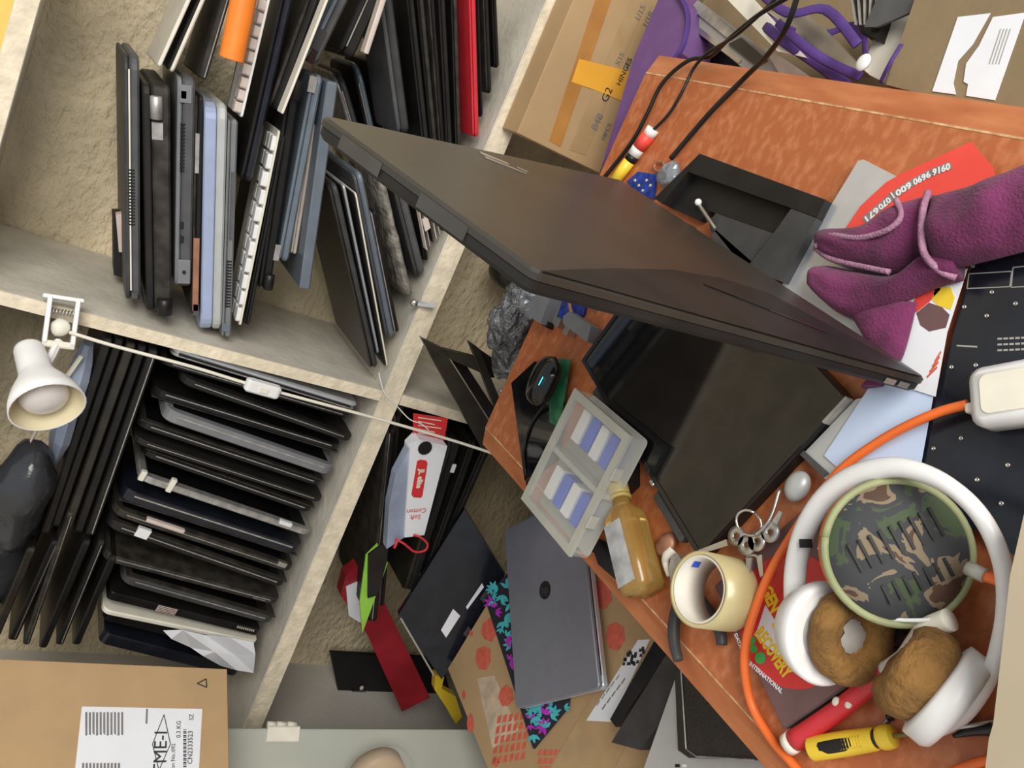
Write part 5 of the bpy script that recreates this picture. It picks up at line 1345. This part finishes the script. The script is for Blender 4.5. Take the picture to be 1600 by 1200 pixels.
sc = Thing('small_screw', 'single dark screw lying above the screwdriver', 'screw')
sc.w(g_tube([az(1379, 1136, ZD + .002), az(1388, 1122, ZD + .002)], .0016, 7, 0), 'thread', METALD, True)
sc.w(g_tube([az(1388, 1122, ZD + .002), az(1393, 1119, ZD + .002)], .003, 8, 0), 'head', NAVYM, True)
bx = Thing('beige_box', 'beige cardboard box corner at the right edge of the desk', 'box')
flatpoly(bx, [(1603, 790), (1578, 900), (1566, 1010), (1552, 1130), (1545, 1155), (1532, 1260), (1760, 1260), (1760, 790)], ZD + .10, -.099, 'beige_box', BEIGE)
tp2 = Thing('black_tweezers', 'black tweezers tip beside the screwdriver shaft', 'tweezers')
tp2.w(g_tube([az(1490, 1150, ZD + .004), az(1520, 1142, ZD + .005), az(1556, 1138, ZD + .005)], lambda t: .0015 + .004 * t, 8, 3), 'black_tweezers', NAVYM, True)

# right part: marker, cables, circuit
mk_ = Thing('yellow_marker', 'yellow marker wrapped in red and white tape on the desk', 'marker')
z_ = ZD + .0085
mk_.w(g_tube([az(958, 286, z_), az(985, 250, z_)], .0078, 12, 0), 'barrel', YEL, True)
mk_.w(g_tube([az(984, 251, z_), az(990, 243, z_)], .0081, 12, 0), 'black_band', BLK, True)
mk_.w(g_tube([az(990, 243, z_), az(1000, 228, z_)], .0086, 12, 0), 'white_tape', WHITE, True)
mk_.w(g_tube([az(998, 231, z_), az(1014, 211, z_)], .0088, 12, 0), 'red_tape', REDF, True)
mk_.w(g_tube([az(1013, 212, z_), az(1021, 201, z_)], .0085, 12, 0), 'white_end', WHITE, True)
for lab_, pts, r_ in (('black cable nearest the handwritten carton', [(940, 282, .753), (985, 225, .754), (1010, 180, .755), (1035, 130, .757), (1075, 95, .758), (1110, 88, .755), (1140, 60, .78), (1190, 20, .80), (1260, -20, .81)], .0026),
                      ('thin black cable leading to the taped marker', [(1021, 203, .760), (1045, 178, .757), (1065, 145, .757), (1085, 105, .757), (1110, 80, .765), (1150, 55, .79), (1200, 10, .80), (1235, -30, .80)], .0020),
                      ('thick black cable crossing the desk middle', [(1048, 248, .755), (1080, 210, .755), (1115, 170, .755), (1165, 120, .757), (1200, 85, .785), (1230, 40, .815), (1250, -20, .83)], .0030)):
    T = Thing('black_cable', lab_, 'cable', 'black cables running off the desk')
    T.w(g_tube([az(*p) for p in pts], r_, 8, 6), 'black_cable', BLK, True)
lp = Thing('cable_loop', 'small black wire loop beside the crumpled film', 'wire')
c_ = az(1030, 260, ZD + .004)
lp.w(g_tube([c_ + Vector((.006 * math.cos(t), .010 * math.sin(t), 0)) for t in [k * math.pi / 8 for k in range(17)]], .0018, 6, 0), 'cable_loop', COPPER, True)
bp3_ = Thing('blue_module', 'blue circuit module with solder points behind the black laptop', 'circuit board')
flatpoly(bp3_, [(982, 285), (1000, 270), (1027, 274), (1024, 312), (1000, 305)], ZD + .0008, .004, 'board', PCBB)
for k in range(5): bp3_.w(g_blob(az(992 + k * 6, 282 + (k % 3) * 8, ZD + .0055), .0025, .0025, .002, .1), 'solder_point', METAL, True)
fm = Thing('crumpled_film', 'crumpled grey film scrap against the stripped base', 'wrapper')
fm.w(g_blob(az(1046, 272, ZD + .011), .016, .016, .009, .35, 50, seed=7), 'crumpled_film', BAGW, False)

# ------------------------------------------------------------------ finish: one-part things become that mesh
bpy.context.view_layer.update()
for o in list(COL.objects):
    if o.type == 'EMPTY' and o.parent is None:
        ch_ = [c for c in o.children]
        if len(ch_) == 1 and not ch_[0].children:
            c = ch_[0]; nm = o.name; mw = o.matrix_world.copy()
            props = {k: o[k] for k in ('label', 'category', 'group', 'kind') if k in o}
            c.parent = None; c.matrix_world = mw
            bpy.data.objects.remove(o); c.name = nm
            for k, v in props.items(): c[k] = v
